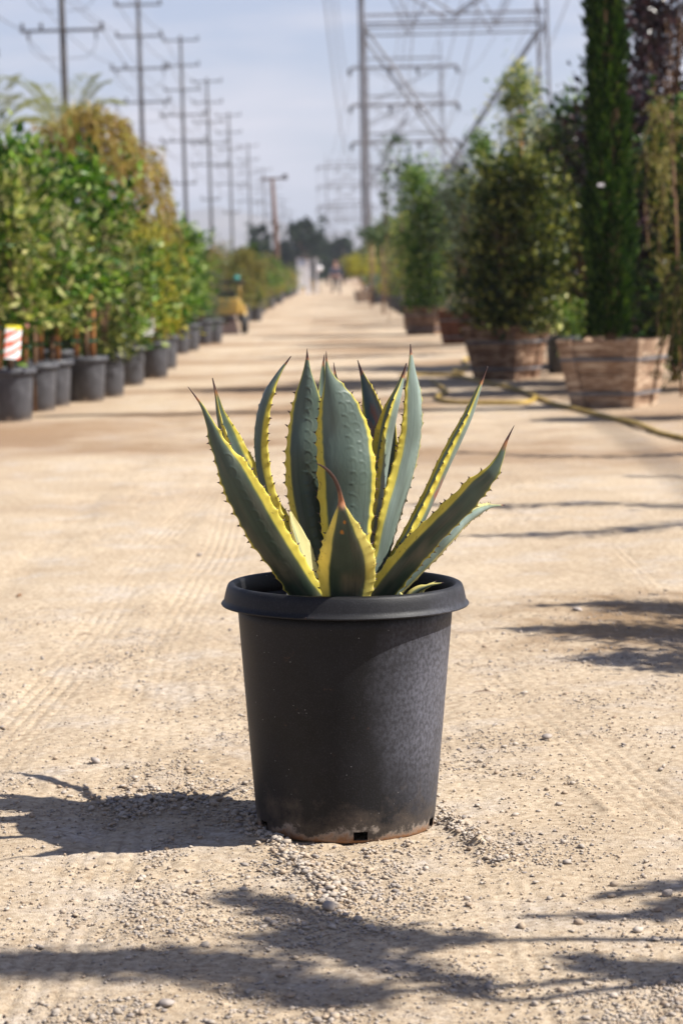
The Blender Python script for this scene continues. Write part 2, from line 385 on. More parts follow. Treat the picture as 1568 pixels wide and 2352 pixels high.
def ground_material():
    m_, n, b = nodemat('dusty_packed_dirt'); N = n.nodes.new; K = n.links.new
    t = N('ShaderNodeTexCoord'); g = t.outputs['Object']
    def noise(sc, det=5, ro=.6, vec=None):
        z = N('ShaderNodeTexNoise'); z.inputs['Scale'].default_value = sc; z.inputs['Detail'].default_value = det
        z.inputs['Roughness'].default_value = ro; K(vec or g, z.inputs['Vector']); return z.outputs['Fac']
    def ramp(f, p0, p1, c0, c1):
        r = N('ShaderNodeValToRGB'); e = r.color_ramp.elements; e[0].position = p0; e[1].position = p1
        e[0].color = (*c0, 1); e[1].color = (*c1, 1); K(f, r.inputs[0]); return r.outputs[0]
    def mix(f, a, c, mode='MIX'):
        q = N('ShaderNodeMixRGB'); q.blend_type = mode
        for i, v in enumerate((f, a, c)):
            if isinstance(v, (int, float)): q.inputs[i].default_value = v
            elif isinstance(v, tuple): q.inputs[i].default_value = (*v, 1)
            else: K(v, q.inputs[i])
        return q.outputs[0]
    base = ramp(noise(1.7, 6), .3, .7, (.44, .345, .24), (.56, .455, .33))
    fine = ramp(noise(55, 6, .7), .33, .60, (.56, .51, .46), (1.0, 1.0, 1.0))
    base = mix(1.0, base, fine, 'MULTIPLY')
    # greyer grit
    gm = ramp(noise(3.1, 6, .7), .50, .66, (0, 0, 0), (1, 1, 1))
    v = N('ShaderNodeTexVoronoi'); v.inputs['Scale'].default_value = 95; K(g, v.inputs['Vector'])
    gr = ramp(v.outputs['Color'], .2, .8, (.30, .25, .20), (.56, .49, .42))
    gm2 = mix(1.0, gm, (.7, .7, .7), 'MULTIPLY')
    base = mix(gm2, base, gr)
    # damp brown stains further up the lane, stretched across it
    mp_ = N('ShaderNodeMapping'); mp_.inputs['Scale'].default_value = (.28, .32, 1); mp_.inputs['Location'].default_value = (.3, .1, 0)
    K(g, mp_.inputs[0])
    st = ramp(noise(1.3, 5, .6, mp_.outputs[0]), .46, .60, (0, 0, 0), (1, 1, 1))
    sx = N('ShaderNodeSeparateXYZ'); K(g, sx.inputs[0])
    mr = N('ShaderNodeMapRange'); mr.inputs['From Min'].default_value = 10; mr.inputs['From Max'].default_value = 14
    mr.inputs['To Max'].default_value = .75; K(sx.outputs['Y'], mr.inputs['Value'])
    q = N('ShaderNodeMath'); q.operation = 'MULTIPLY'; K(st, q.inputs[0]); K(mr.outputs[0], q.inputs[1])
    base = mix(q.outputs[0], base, (.21, .125, .065))
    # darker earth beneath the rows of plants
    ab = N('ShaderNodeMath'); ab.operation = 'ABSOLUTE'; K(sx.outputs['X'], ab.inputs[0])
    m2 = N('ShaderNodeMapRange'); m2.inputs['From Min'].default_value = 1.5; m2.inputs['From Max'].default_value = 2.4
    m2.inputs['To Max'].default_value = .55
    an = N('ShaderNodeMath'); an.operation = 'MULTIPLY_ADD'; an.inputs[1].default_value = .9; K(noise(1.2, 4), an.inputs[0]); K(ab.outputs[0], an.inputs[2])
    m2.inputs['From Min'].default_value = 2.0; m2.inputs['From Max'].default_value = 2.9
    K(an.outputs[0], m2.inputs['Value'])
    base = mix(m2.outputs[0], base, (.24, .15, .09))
    # one oily brown spill at the right of the lane
    def spill(c, rx, ry, amt, colr):
        nonlocal base
        mq = N('ShaderNodeMapping'); mq.inputs['Location'].default_value = (-c[0]/rx, -c[1]/ry, 0); mq.inputs['Scale'].default_value = (1/rx, 1/ry, 0)
        K(g, mq.inputs[0])
        ln = N('ShaderNodeVectorMath'); ln.operation = 'LENGTH'; K(mq.outputs[0], ln.inputs[0])
        ns = N('ShaderNodeMath'); ns.operation = 'MULTIPLY_ADD'; ns.inputs[1].default_value = 2.4; K(noise(5, 6, .65), ns.inputs[0])
        K(ln.outputs['Value'], ns.inputs[2])
        mm = N('ShaderNodeMapRange'); mm.inputs['From Min'].default_value = 2.2; mm.inputs['From Max'].default_value = 1.5
        mm.inputs['To Max'].default_value = amt; K(ns.outputs[0], mm.inputs['Value'])
        base = mix(mm.outputs[0], base, colr)
    a = G(1500, 1430); spill((a.x, a.y), .5, .9, .75, (.20, .12, .055))
    a = G(180, 985); spill((a.x, a.y), 1.2, .8, .6, (.25, .155, .085))
    a = G(560, 905); spill((a.x, a.y), 1.0, 1.2, .5, (.27, .17, .10))
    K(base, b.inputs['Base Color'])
    b.inputs['Roughness'].default_value = .95; b.inputs['Specular IOR Level'].default_value = .15
    bp = N('ShaderNodeBump'); bp.inputs['Strength'].default_value = .9; bp.inputs['Distance'].default_value = .004
    ad = N('ShaderNodeMath'); ad.operation = 'ADD'; K(noise(150, 5, .7), ad.inputs[0]); K(noise(420, 3, .6), ad.inputs[1])
    K(ad.outputs[0], bp.inputs['Height']); K(bp.outputs[0], b.inputs['Normal'])
    return m_
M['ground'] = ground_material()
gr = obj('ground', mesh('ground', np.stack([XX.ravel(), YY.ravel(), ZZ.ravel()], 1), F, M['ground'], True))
tag(gr, 'pale tan packed dirt lane with tyre tracks and gravel', kind='structure')

# ---- gravel
def pebble_mat(name, cols):
    m_ = leaf_mat(name, cols, 0, .9, .2)
    return m_
M['gravel'] = pebble_mat('gravel_stone', [(.27, .205, .15), (.38, .30, .22), (.30, .26, .22), (.41, .35, .29), (.20, .175, .16)])
M['stone'] = noise_mat('grey_stone', (.20, .17, .15), (.38, .33, .29), 30, .9, .2, .002, 90)
OCT = (np.array([(1, 0, 0), (0, 1, 0), (-1, 0, 0), (0, -1, 0), (0, 0, 1), (0, 0, -1)], float),
       np.array([(0, 1, 4), (1, 2, 4), (2, 3, 4), (3, 0, 4), (1, 0, 5), (2, 1, 5), (3, 2, 5), (0, 3, 5)]))
ph = (1+5**.5)/2
ICO = (np.array([(-1, ph, 0), (1, ph, 0), (-1, -ph, 0), (1, -ph, 0), (0, -1, ph), (0, 1, ph), (0, -1, -ph), (0, 1, -ph),
                 (ph, 0, -1), (ph, 0, 1), (-ph, 0, -1), (-ph, 0, 1)], float)/1.9,
       np.array([(0, 11, 5), (0, 5, 1), (0, 1, 7), (0, 7, 10), (0, 10, 11), (1, 5, 9), (5, 11, 4), (11, 10, 2), (10, 7, 6),
                 (7, 1, 8), (3, 9, 4), (3, 4, 2), (3, 2, 6), (3, 6, 8), (3, 8, 9), (4, 9, 5), (2, 4, 11), (6, 2, 10), (8, 6, 7), (9, 8, 1)]))
def pebbles(P, s, rng, shape=OCT, sink=.35):
    n = len(P); B, Fc = shape; k = len(B)
    V = np.repeat(B[None], n, 0)*(1+.55*(rng.rand(n, k, 3)-.5))*(1+.4*(rng.rand(n, k, 1)-.5))
    V = V*(s[:, None, None]*(.65+.6*rng.rand(n, 1, 3)))*np.array([1, 1, .58])
    a = rng.rand(n)*6.283; c, si = np.cos(a), np.sin(a)
    x = V[..., 0]*c[:, None]-V[..., 1]*si[:, None]; y = V[..., 0]*si[:, None]+V[..., 1]*c[:, None]
    tl = (rng.rand(n)-.5)*.9
    z = V[..., 2]+x*np.tan(tl)[:, None]*.4
    V = np.stack([x, y, z], 2)+P[:, None, :]
    V[..., 2] += (s*(1-sink)*.6)[:, None]
    Fo = (Fc[None]+np.arange(n)[:, None, None]*k).reshape(-1, 3)
    return V.reshape(-1, 3), Fo
rng = np.random.RandomState(11)
def scatter(n, smin, smax, keep):
    """spread evenly as seen from eye height"""
    d = 1/(1/7.6+rng.rand(n)*(1/3.05-1/7.6))
    x = (rng.rand(n)*2-1)*(.150*d+.08)
    D = np.clip(fbm(x*2.2+9, d*1.6+3, 4)*3-1.1, 0, 1); tm, _ = track_mask(x, d)
    patch = np.clip(fbm(x*5+3, d*4+31, 4)*4-1.7, 0, 1)
    pr = (.13+1.0*D*patch+.6*patch*patch)*(1-.9*tm)
    k = (rng.rand(n) < pr*keep) & (np.hypot(x-.008, d-4.5) > .172)
    x, d = x[k], d[k]
    s = smin+(smax-smin)*rng.rand(len(x))**3
    return np.stack([x, d, height(x, d)], 1), s
P1, s1 = scatter(120000, .0012, .0045, .9)
V1, F1 = pebbles(P1, s1, rng)
P2, s2 = scatter(9000, .003, .0085, .55)
V2, F2 = pebbles(P2, s2, rng, ICO)
# stones heaped along the ridges beside the pot
Q = []; S_ = []
for pts, cnt, w, lo, hi in (([G(565, 1870), G(590, 1905), G(640, 1950), G(690, 2005), G(755, 2050), G(790, 2085)], 620, .017, .0022, .0078),
                            ([G(990, 1850), G(1050, 1905), G(1110, 1950), G(1170, 1990)], 330, .018, .002, .006),
                            ([G(250, 1850), G(330, 1835), G(400, 1850)], 420, .05, .003, .008),
                            ([G(560, 1920), G(700, 1960), G(850, 1965), G(950, 1945)], 90, .012, .002, .006)):
    for i in range(cnt):
        t = rng.rand()*(len(pts)-1); a = int(t); p = pts[a].lerp(pts[a+1], t-a)
        x = p.x+rng.randn()*w; y_ = p.y+rng.randn()*w*1.3
        if math.hypot(x-.008, y_-4.5) < .168: continue
        Q.append((x, y_, float(height(np.array([x]), np.array([y_]))[0])+.004*rng.rand())); S_.append(lo+(hi-lo)*rng.rand()**2)
V3, F3 = pebbles(np.array(Q), np.array(S_), rng, ICO)
Vg = np.concatenate([V1, V2, V3]); Fg = np.concatenate([F1, F2+len(V1), F3+len(V1)+len(V2)])
tag(obj('gravel', mesh('gravel', Vg, Fg, M['gravel'])), 'loose grey and tan gravel strewn over the dirt', 'gravel', kind='stuff')
for px, py, s, lab in ((757, 2092, .013, 'round grey stone lying in the dirt below the pot base'),
                       (221, 1750, .013, 'flat tan stone beside the tyre tracks left of the pot, nearest the leaf shadow'),
                       (457, 1273, .012, 'small tan stone on the dirt left of the agave leaves'),
                       (45, 1365, .012, 'small rust-brown stone at the far left of the lane'),
                       (601, 1890, .014, 'pebble pressed against the left foot of the big pot'),
                       (1529, 2062, .013, 'grey rounded stone near the bottom right corner'),
                       (1255, 1694, .013, 'brown stone on the dirt right of the pot, midway to the edge'),
                       (1325, 1404, .013, 'pale stone at the edge of the brown stain, right side'),
                       (382, 2408/1.04, .011, 'grey stone in the gravel patch at the bottom left')):
    p = G(px, py); st = np.random.RandomState(int(px))
    V, F_ = pebbles(np.array([[0, 0, 0.]]), np.array([s]), st, ICO, .3)
    o = obj('stone', mesh('stone', V, F_, M['stone'] if 'rust' not in lab else M['bark'], True))
    bm = bmesh.new(); bm.from_mesh(o.data); bmesh.ops.subdivide_edges(bm, edges=bm.edges, cuts=1, smooth=.4, use_grid_fill=True); bm.to_mesh(o.data); bm.free()
    o.location = (p.x, p.y, float(height(np.array([p.x]), np.array([p.y]))[0]))
    tag(o, lab, 'stone')
for px, py, ln, a, lab in ((195, 1453, .05, .3, 'thin dry twig curved on the dirt left of the pot'),
                           (1110, 1588, .05, -.3, 'thin dry twig on the dirt just right of the pot')):
    p = G(px, py); z = float(height(np.array([p.x]), np.array([p.y]))[0])+.002
    pts = [(p.x+(t-.5)*ln*math.cos(a), p.y+(t-.5)*ln*math.sin(a)+.01*math.sin(t*3), z+.003*math.sin(t*3)) for t in np.linspace(0, 1, 7)]
    o = MB().tube(pts, [.0006, .001, .0012, .0012, .001, .0008, .0004], 5).obj('twig', M['bark'], smooth=True); tag(o, lab, 'twig')

# ------------------------------------------------------------------ potted agave
AX = G(794, 1893)
TILT = R(1.35)
agave = empty('potted_agave', (AX.x, AX.y, 0.001), 0,
              'large agave with yellow-edged grey-green leaves in a black nursery pot in mid lane', 'potted plant')
potE = Matrix.Translation(agave.location) @ Matrix.Rotation(TILT, 4, 'Y')
HOLES = 5
def hole(i, k):
    a = (k/160*360+ (-90)) % 360
    return i in (1, 2) and any(abs((a-h+180) % 360-180) < 4.6 for h in (102-90-90+0+(-0), 18, 90, 162, 234-0))
RZ = .0055
prof = [(.158, .0), (.1635, .003), (.1645, .006), (.166, .022), (.1665, .026)]
for i in range(1, 15):
    z = .026+(.419-.026)*i/14; prof.append((.1665+(.1985-.1665)*((z-.026)/(.412-.026))**.95, z))
inner = [(r-.004, z) for r, z in prof[::-1]]
HA = (278, 205, 342, 62, 134)       # drainage openings, degrees
def hskip(i, k):
    a = (k+.5)/160*360
    if i in (2,) or i == len(prof)+len(inner)-4:
        return any(abs((a-h+180) % 360-180) < 4.5 for h in HA)
    return False
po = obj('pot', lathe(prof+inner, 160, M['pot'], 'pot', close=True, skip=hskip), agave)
po.rotation_euler = (0, TILT, 0)
po['label'] = 'black plastic nursery pot body with mud splashes at the foot'
rp = [(.1985, .4165), (.2235, .4150), (.2275, .4148), (.2287, .4165), (.2278, .4185), (.2243, .4197), (.2226, .428), (.2200, .440),
      (.2172, .4495), (.2150, .4528), (.2115, .4545), (.2065, .4548), (.2030, .4530), (.2010, .448), (.1992, .436), (.1970, .418)]
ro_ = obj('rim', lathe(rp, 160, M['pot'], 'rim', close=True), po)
# floor inside, hidden behind the openings
obj('pot_floor', lathe([(.001, .03), (.1625, .03), (.1625, .026), (.001, .026)], 48, M['black'], 'pot_floor'), po)
sn = 40; sv = []
sr = np.random.RandomState(5)
so_ = []
for i in range(13):
    for k in range(sn):
        r_ = .1945*i/12; a = 2*math.pi*k/sn
        so_.append((r_*math.cos(a), r_*math.sin(a), .375+(.012*(sr.rand()-.3) if i < 12 else 0)+.02*(1-i/12)))
sf = [(i*sn+k, i*sn+(k+1) % sn, (i+1)*sn+(k+1) % sn, (i+1)*sn+k) for i in range(12) for k in range(sn)]
sl = obj('soil', mesh('soil', so_, sf, M['soil'], True), agave); sl.rotation_euler = (0, TILT, 0)

# agave leaf material: leaf pigment with sun and shade painted in
def agave_material():
    m_, n, b = nodemat('agave_leaf'); N = n.nodes.new; K = n.links.new
    a = N('ShaderNodeAttribute'); a.attribute_name = 'tint'
    t = N('ShaderNodeTexCoord')
    z = N('ShaderNodeTexNoise'); z.inputs['Scale'].default_value = 30; z.inputs['Detail'].default_value = 6
    mp_ = N('ShaderNodeMapping'); mp_.inputs['Scale'].default_value = (1, 1, .3)
    K(t.outputs['Object'], mp_.inputs[0]); K(mp_.outputs[0], z.inputs['Vector'])
    r = N('ShaderNodeValToRGB'); r.color_ramp.elements[0].position = .3; r.color_ramp.elements[1].position = .72
    r.color_ramp.elements[0].color = (.78, .80, .78, 1); r.color_ramp.elements[1].color = (1.12, 1.12, 1.14, 1)
    K(z.outputs['Fac'], r.inputs[0])
    q = N('ShaderNodeMixRGB'); q.blend_type = 'MULTIPLY'; q.inputs[0].default_value = 1
    K(a.outputs['Color'], q.inputs[1]); K(r.outputs[0], q.inputs[2]); K(q.outputs[0], b.inputs['Base Color'])
    b.inputs['Roughness'].default_value = .40; b.inputs['Specular IOR Level'].default_value = .28
    tr = N('ShaderNodeBsdfTranslucent'); K(q.outputs[0], tr.inputs[0])
    # only the pale margins let light through
    sp = N('ShaderNodeSeparateColor'); K(a.outputs['Color'], sp.inputs[0])
    mr = N('ShaderNodeMapRange'); mr.inputs['From Min'].default_value = .25; mr.inputs['From Max'].default_value = .6
    mr.inputs['To Min'].default_value = .06; mr.inputs['To Max'].default_value = .38; K(sp.outputs[0], mr.inputs['Value'])
    mx_ = N('ShaderNodeMixShader'); K(mr.outputs[0], mx_.inputs[0]); K(b.outputs[0], mx_.inputs[1]); K(tr.outputs[0], mx_.inputs[2])
    K(mx_.outputs[0], n.nodes['Material Output'].inputs[0])
    z2 = N('ShaderNodeTexNoise'); z2.inputs['Scale'].default_value = 190; K(mp_.outputs[0], z2.inputs['Vector'])
    bp = N('ShaderNodeBump'); bp.inputs['Strength'].default_value = .35; bp.inputs['Distance'].default_value = .0012
    K(z2.outputs['Fac'], bp.inputs['Height']); K(bp.outputs[0], b.inputs['Normal'])
    return m_
M['agave'] = agave_material()
M['thorn'] = flat('dark_thorn', (.045, .018, .014), .4)

def cr_spline(P, n):
    P = np.array(P, float); m_ = len(P)
    seg = np.hypot(*np.diff(P[:, :2], axis=0).T); s = np.concatenate([[0], np.cumsum(seg)]); s /= s[-1]
    t = np.linspace(0, 1, n); out = np.zeros((n, P.shape[1]))
    # tangents by finite differences (non-uniform), Hermite, clamped for widths
    T = np.zeros_like(P)
    for i in range(m_):
        a, b = max(i-1, 0), min(i+1, m_-1); T[i] = (P[b]-P[a])/(s[b]-s[a])
    j = np.clip(np.searchsorted(s, t, 'right')-1, 0, m_-2)
    h = (s[j+1]-s[j])[:, None]; u = ((t-s[j])[:, None])/h
    out = (2*u**3-3*u**2+1)*P[j]+(u**3-2*u**2+u)*h*T[j]+(-2*u**3+3*u**2)*P[j+1]+(u**3-u**2)*h*T[j+1]
    out[:, -1] = np.maximum(out[:, -1], .8)
    return out

def agave_leaf(pts, psi, gut=.35, ml=.2, mr=.15, imprint=(), spine=26, seed=0, orange=10, tooth=1.0, pale=0.0,
               thick=.013, label=None, parent=None, hi=True, twist=0, cream=0.0, stains=(), dirt=.15):
    """pts: (x, y, distance, width in picture units) from the base to the tip"""
    rs = np.random.RandomState(seed)
    n = 250 if hi else 120; N = 44 if hi else 20
    C = cr_spline(pts, n)
    pos = np.array([PD(a, b, c) for a, b, c, w in C]); wid = C[:, 3]/FPX*C[:, 2]
    _a = np.concatenate([[0], np.cumsum(np.linalg.norm(np.diff(pos, axis=0), axis=1))]); wid = wid*np.clip((_a[-1]-_a)/.075+.05, 0, 1)**.3
    T = np.gradient(pos, axis=0); L_ = np.linalg.norm(T, axis=1); T /= L_[:, None]
    arc = np.concatenate([[0], np.cumsum(np.linalg.norm(np.diff(pos, axis=0), axis=1))]); A = arc[-1]
    view = pos-np.array(CAM); view /= np.linalg.norm(view, axis=1)[:, None]
    S = np.cross(view, T); S /= np.linalg.norm(S, axis=1)[:, None]      # picture-right of an upward leaf
    Vw = view-T*(view*T).sum(1)[:, None]; Vw /= np.linalg.norm(Vw, axis=1)[:, None]
    ps = R(psi)+R(twist)*(arc/A)
    Nn = Vw*np.cos(ps)[:, None]+S*np.sin(ps)[:, None]                   # towards the inner (upper) face
    Wd = S*np.cos(ps)[:, None]-Vw*np.sin(ps)[:, None]
    ap = np.maximum(np.abs(np.cos(ps)), .62); wid = wid/ap
    # teeth on both margins
    fr_tip = (A-arc)/A
    def teeth(sd):
        out = np.zeros(n); th = []; s = .03+rs.rand()*.02
        while s < A-spine/FPX*4.5-.05:
            amp = (.0026+.003*rs.rand())*tooth; ww = .0050+.002*rs.rand()
            d = arc-s; out += amp*np.exp(-np.abs(d/ww)**1.3)
            th.append(s); s += .010+.021*rs.rand()
        return out, th
    tl, thl = teeth(0); tr, thr = teeth(1)
    wob = .0016*(np.interp(arc, np.linspace(0, A, 12), rs.randn(12)))
    U = np.sin(np.linspace(-1, 1, N)*math.pi/2)*.55+np.linspace(-1, 1, N)*.45
    tk = thick*(1-.86*(arc/A)**.7)*np.clip(wid/.03, .12, 1)
    spi = spine/FPX*4.5
    insp = np.clip(1-(A-arc)/spi, 0, 1)
    g = gut*(1-.2*insp)
    rows = []; cols = []
    half = wid/2
    side = np.where(U < 0, 1, 0)
    for i in range(n):
        e = np.abs(U)**7
        ext = np.where(U < 0, tl[i]-wob[i]*.5, tr[i]+wob[i]*.5)*e
        if insp[i] > 0: ext = ext*0
        lat = U*half[i]+np.sign(U)*ext
        lift = g[i]*half[i]*(U**2*1.15-.35)
        t_ = tk[i]/2*np.sqrt(np.clip(1-U**2, 0, 1))+.0007
        disp_t = np.zeros(N)
        for (u0, u1, s0, s1, per, rad) in imprint:
            f = arc[i]/A
            if s0-.03 < f < s1+.03:
                uc = u0+(u1-u0)*(f-s0)/(s1-s0)
                k = math.floor(arc[i]/per)
                for kk in (k-1, k, k+1):
                    jr = np.random.RandomState(seed*97+kk+500)
                    rr = rad*(.8+.45*jr.rand()); cx = (uc*half[i])+(jr.rand()-.5)*rad*.6
                    cc = (kk+.5)*per
                    if not (s0 < cc/A < s1): continue
                    d = np.hypot((U*half[i]-cx), (arc[i]-cc)*.85)-rr
                    disp_t += .0008*np.exp(-(d/.0012)**2)*(.15+.85*(U*half[i] > cx-.002))
        top = pos[i]+np.outer(lat, Wd[i])+np.outer(lift+t_, Nn[i])
        bot = pos[i]+np.outer(lat, Wd[i])+np.outer(lift-t_-np.clip(disp_t, -1, .0025), Nn[i])
        rows.append(np.concatenate([top, bot[1:-1][::-1]]))
        # pigment, sun and shade tones included
        dl = (U+1)*half[i]; dr = (1-U)*half[i]
        edge_n = .0016*(vnoise(np.array([arc[i]*40+seed]), np.array([3.3]))[0]-.5)
        ml_w = ml*max(half[i]*2, .012)+edge_n; mr_w = mr*max(half[i]*2, .012)-edge_n
        fade = np.clip((.93-arc[i]/A)/.35, 0, 1)**.6 if cream < 1 else 1; ml_w *= fade; mr_w *= fade
        yl = np.clip((ml_w-dl)/.0018+.5, 0, 1); yr = np.clip((mr_w-dr)/.0018+.5, 0, 1)
        yel = np.maximum(yl, yr)
        streak = vnoise(U*17+seed, np.full(N, arc[i]*4.0)); st2 = vnoise(U*46+seed*3, np.full(N, arc[i]*7))
        green = np.array([.027, .043, .029])*(1-pale)+np.array([.150, .188, .162])*pale  # pale mixes a sunlit tone into the green of sun-facing leaves
        cg = green[None]*(.80+.30*streak+.18*st2)[:, None]
        bl = vnoise(U*3+seed, np.full(N, arc[i]*16))
        cg = cg*(.72+.55*bl)[:, None]
        dk = np.clip(vnoise(U*2.5+seed*2, np.full(N, arc[i]*22))*1.6-.55+(.35-arc[i]/A)*.6, 0, 1)*(.5+.8*vnoise(U*24+seed, np.full(N, arc[i]*45)))
        dk = np.clip(dk*dirt*.9, 0, .75)[:, None]; cg = cg*(1-dk)+np.array([.115, .100, .070])*dk
        # waxy bloom plus light painted on the upper leaf, paler towards the tip
        cg = cg+np.array([.070, .086, .078])*(np.clip((arc[i]/A-.45)*2.0, 0, 1)*.9)
        yc = np.array([.74, .61, .10])*(1-cream)+np.array([.80, .72, .36])*cream
        yc = yc[None]*(.92+.12*streak)[:, None]
        # a greenish half-tone beside the stripe
        ht = np.clip(1-np.abs(np.minimum(dl-ml_w, dr-mr_w))/.004, 0, 1)*.35
        cc = cg*(1-ht)[:, None]+np.array([.20, .24, .05])*ht[:, None]
        cc = cc*(1-yel)[:, None]+yc*yel[:, None]
        for (us, ss, ru, rsn, colr) in stains:
            d = ((U-us)/ru)**2+((arc[i]/A-ss)/rsn)**2+1.6*(vnoise(U*7+seed, np.full(N, arc[i]*60))-.5)
            k = np.clip(1.2-d, 0, 1)*.9; cc = cc*(1-k)[:, None]+np.array(colr)*k[:, None]
        # orange scorch below the spine, then the brown spine
        ot = orange*.6/FPX*4.5; q = np.clip(1-(A-arc[i]-spi)/max(ot, 1e-4), 0, 1) if A-arc[i] > spi else 1
        q = q*(.7+.5*vnoise(U*5+seed, np.full(N, arc[i]*50))); q = np.clip(q, 0, 1)
        cc = cc*(1-q)[:, None]+np.array([.36, .15, .07])*q[:, None]
        if insp[i] > 0:
            k = min(1, insp[i]*4); cc = cc*(1-k)+np.array([.11, .058, .05])*k*(1-.6*insp[i])
        # tiny brown freckles along the yellow
        fk = (vnoise(U*40+seed*7, np.full(N, arc[i]*330)) > .93)*yel*.6
        cc = cc*(1-fk)[:, None]+np.array([.16, .07, .03])*fk[:, None]
        cols.append(np.concatenate([cc, cc[1:-1][::-1]]))
    k = 2*N-2
    V = np.concatenate(rows); Cc = np.concatenate(cols)
    ii_ = (np.arange(n-1)[:, None]*k); kk_ = np.arange(k)[None, :]; kn = (np.arange(k)+1) % k
    F_ = np.stack([ii_+kk_, ii_+kn[None], ii_+k+kn[None], ii_+k+kk_], 2).reshape(-1, 4)
    V = [V]; F_ = [tuple(f) for f in F_]; F_.append(tuple(range(k))[::-1]); F_.append(tuple((n-1)*k+np.arange(k)))
    nf = len(F_); extra = []; base_i = n*k
    for sd, ths, tt in ((-1, thl, tl), (1, thr, tr)):
        for s in ths:
            i = int(np.searchsorted(arc, s)); i = min(i, n-1)
            u = sd; lat = u*(half[i]+tt[i]); p = pos[i]+lat*Wd[i]+g[i]*half[i]*.8*Nn[i]
            dr_ = Wd[i]*sd+T[i]*(rs.rand()-.3)*.8+Nn[i]*.35; dr_ /= np.linalg.norm(dr_)
            a1 = T[i]; a2 = np.cross(dr_, a1); ln = (.0036+.0034*rs.rand())*tooth; rr = .0017
            p0 = p-dr_*.0012
            extra += [p0+a1*rr*1.3, p0+a2*rr*.8, p0-a1*rr*1.3, p0-a2*rr*.8, p0+dr_*ln+T[i]*.0008]
            b = base_i+len(extra)-5
            F_ += [(b, b+1, b+4), (b+1, b+2, b+4), (b+2, b+3, b+4), (b+3, b, b+4)]
    if extra:
        V.append(np.array(extra)); Cc = np.concatenate([Cc, np.tile([.05, .02, .015], (len(extra), 1))])
    V = np.concatenate(V)-np.array(parent.location)
    mi = [0]*nf+[1]*(len(F_)-nf)
    o = obj('leaf', mesh('leaf', V, F_, [M['agave'], M['thorn']], True, mi, Cc), parent)
    if label: o['label'] = label
    return o
Yc = AX.y
OR = (.50, .20, .03); BR = (.16, .09, .04)
B = (790, 1400)
# back leaves first
agave_leaf([(800, 1420, Yc+.02, 40), (792, 1250, Yc+.10, 60), (790, 1080, Yc+.17, 62), (784, 960, Yc+.2, 44), (775, 895, Yc+.2, 22), (769, 858, Yc+.2, 8), (766, 832, Yc+.2, 2)],
           165, .35, .15, .15, seed=7, parent=agave, hi=False, spine=26)
agave_leaf([(785, 1420, Yc+.02, 40), (768, 1250, Yc+.09, 60), (757, 1080, Yc+.15, 66), (748, 960, Yc+.17, 44), (742, 900, Yc+.18, 26), (740, 856, Yc+.18, 13), (745, 813, Yc+.18, 2)],
           160, .4, .16, .12, seed=6, parent=agave, hi=False, spine=24)
agave_leaf([(800, 1420, Yc+.02, 40), (850, 1250, Yc+.12, 52), (878, 1100, Yc+.18, 56), (876, 1020, Yc+.28, 52), (866, 965, Yc+.34, 50), (852, 915, Yc+.39, 33), (836, 870, Yc+.43, 14), (821, 827, Yc+.46, 2)],
           -135, .45, .12, .13, seed=8, parent=agave, spine=44, orange=6, stains=((.1, .70, .7, .09, BR), (.2, .78, .4, .05, (.22, .08, .03))), label='dark leaf at the back leaning left with rusty blotches')
agave_leaf([(805, 1420, Yc+.02, 36), (850, 1270, Yc+.06, 44), (876, 1160, Yc+.10, 44), (892, 1070, Yc+.13, 40), (899, 1010, Yc+.14, 28), (903, 965, Yc+.15, 14), (907, 930, Yc+.15, 3)],
           -150, .4, .25, .12, seed=10, parent=agave, spine=18)
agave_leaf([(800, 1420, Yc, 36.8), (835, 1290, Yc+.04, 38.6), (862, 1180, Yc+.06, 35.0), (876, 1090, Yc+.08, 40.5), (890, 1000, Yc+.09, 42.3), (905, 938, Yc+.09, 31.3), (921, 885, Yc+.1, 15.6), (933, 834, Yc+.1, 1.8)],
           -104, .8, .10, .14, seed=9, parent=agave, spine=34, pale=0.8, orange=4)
agave_leaf([(770, 1425, Yc, 40), (690, 1290, Yc+.08, 46), (605, 1170, Yc+.14, 54), (548, 1080, Yc+.17, 56), (520, 1010, Yc+.18, 42), (504, 955, Yc+.18, 20), (497, 915, Yc+.18, 10), (488, 868, Yc+.18, 2)],
           112, .75, .12, .14, seed=2, parent=agave, spine=36, orange=24)
agave_leaf([(775, 1420, Yc, 30), (700, 1320, Yc+.05, 32), (640, 1215, Yc+.09, 30), (606, 1110, Yc+.11, 28), (594, 1025, Yc+.12, 27), (598, 960, Yc+.12, 26), (613, 905, Yc+.12, 20), (636, 862, Yc+.12, 12), (668, 818, Yc+.12, 2)],
           52, .45, .05, .24, seed=3, parent=agave, spine=22, orange=2, pale=.25, imprint=((-.45, -.3, .25, .75, .017, .006),))
agave_leaf([(770, 1430, Yc-.05, 22), (738, 1370, Yc-.05, 28), (712, 1320, Yc-.05, 32), (690, 1260, Yc-.05, 34), (674, 1212, Yc-.05, 28), (664, 1172, Yc-.05, 8)],
           120, .5, .46, .42, seed=16, parent=agave, hi=False, spine=3, orange=0, cream=1.0, pale=.8, label='short cream-edged inner leaf on the left')
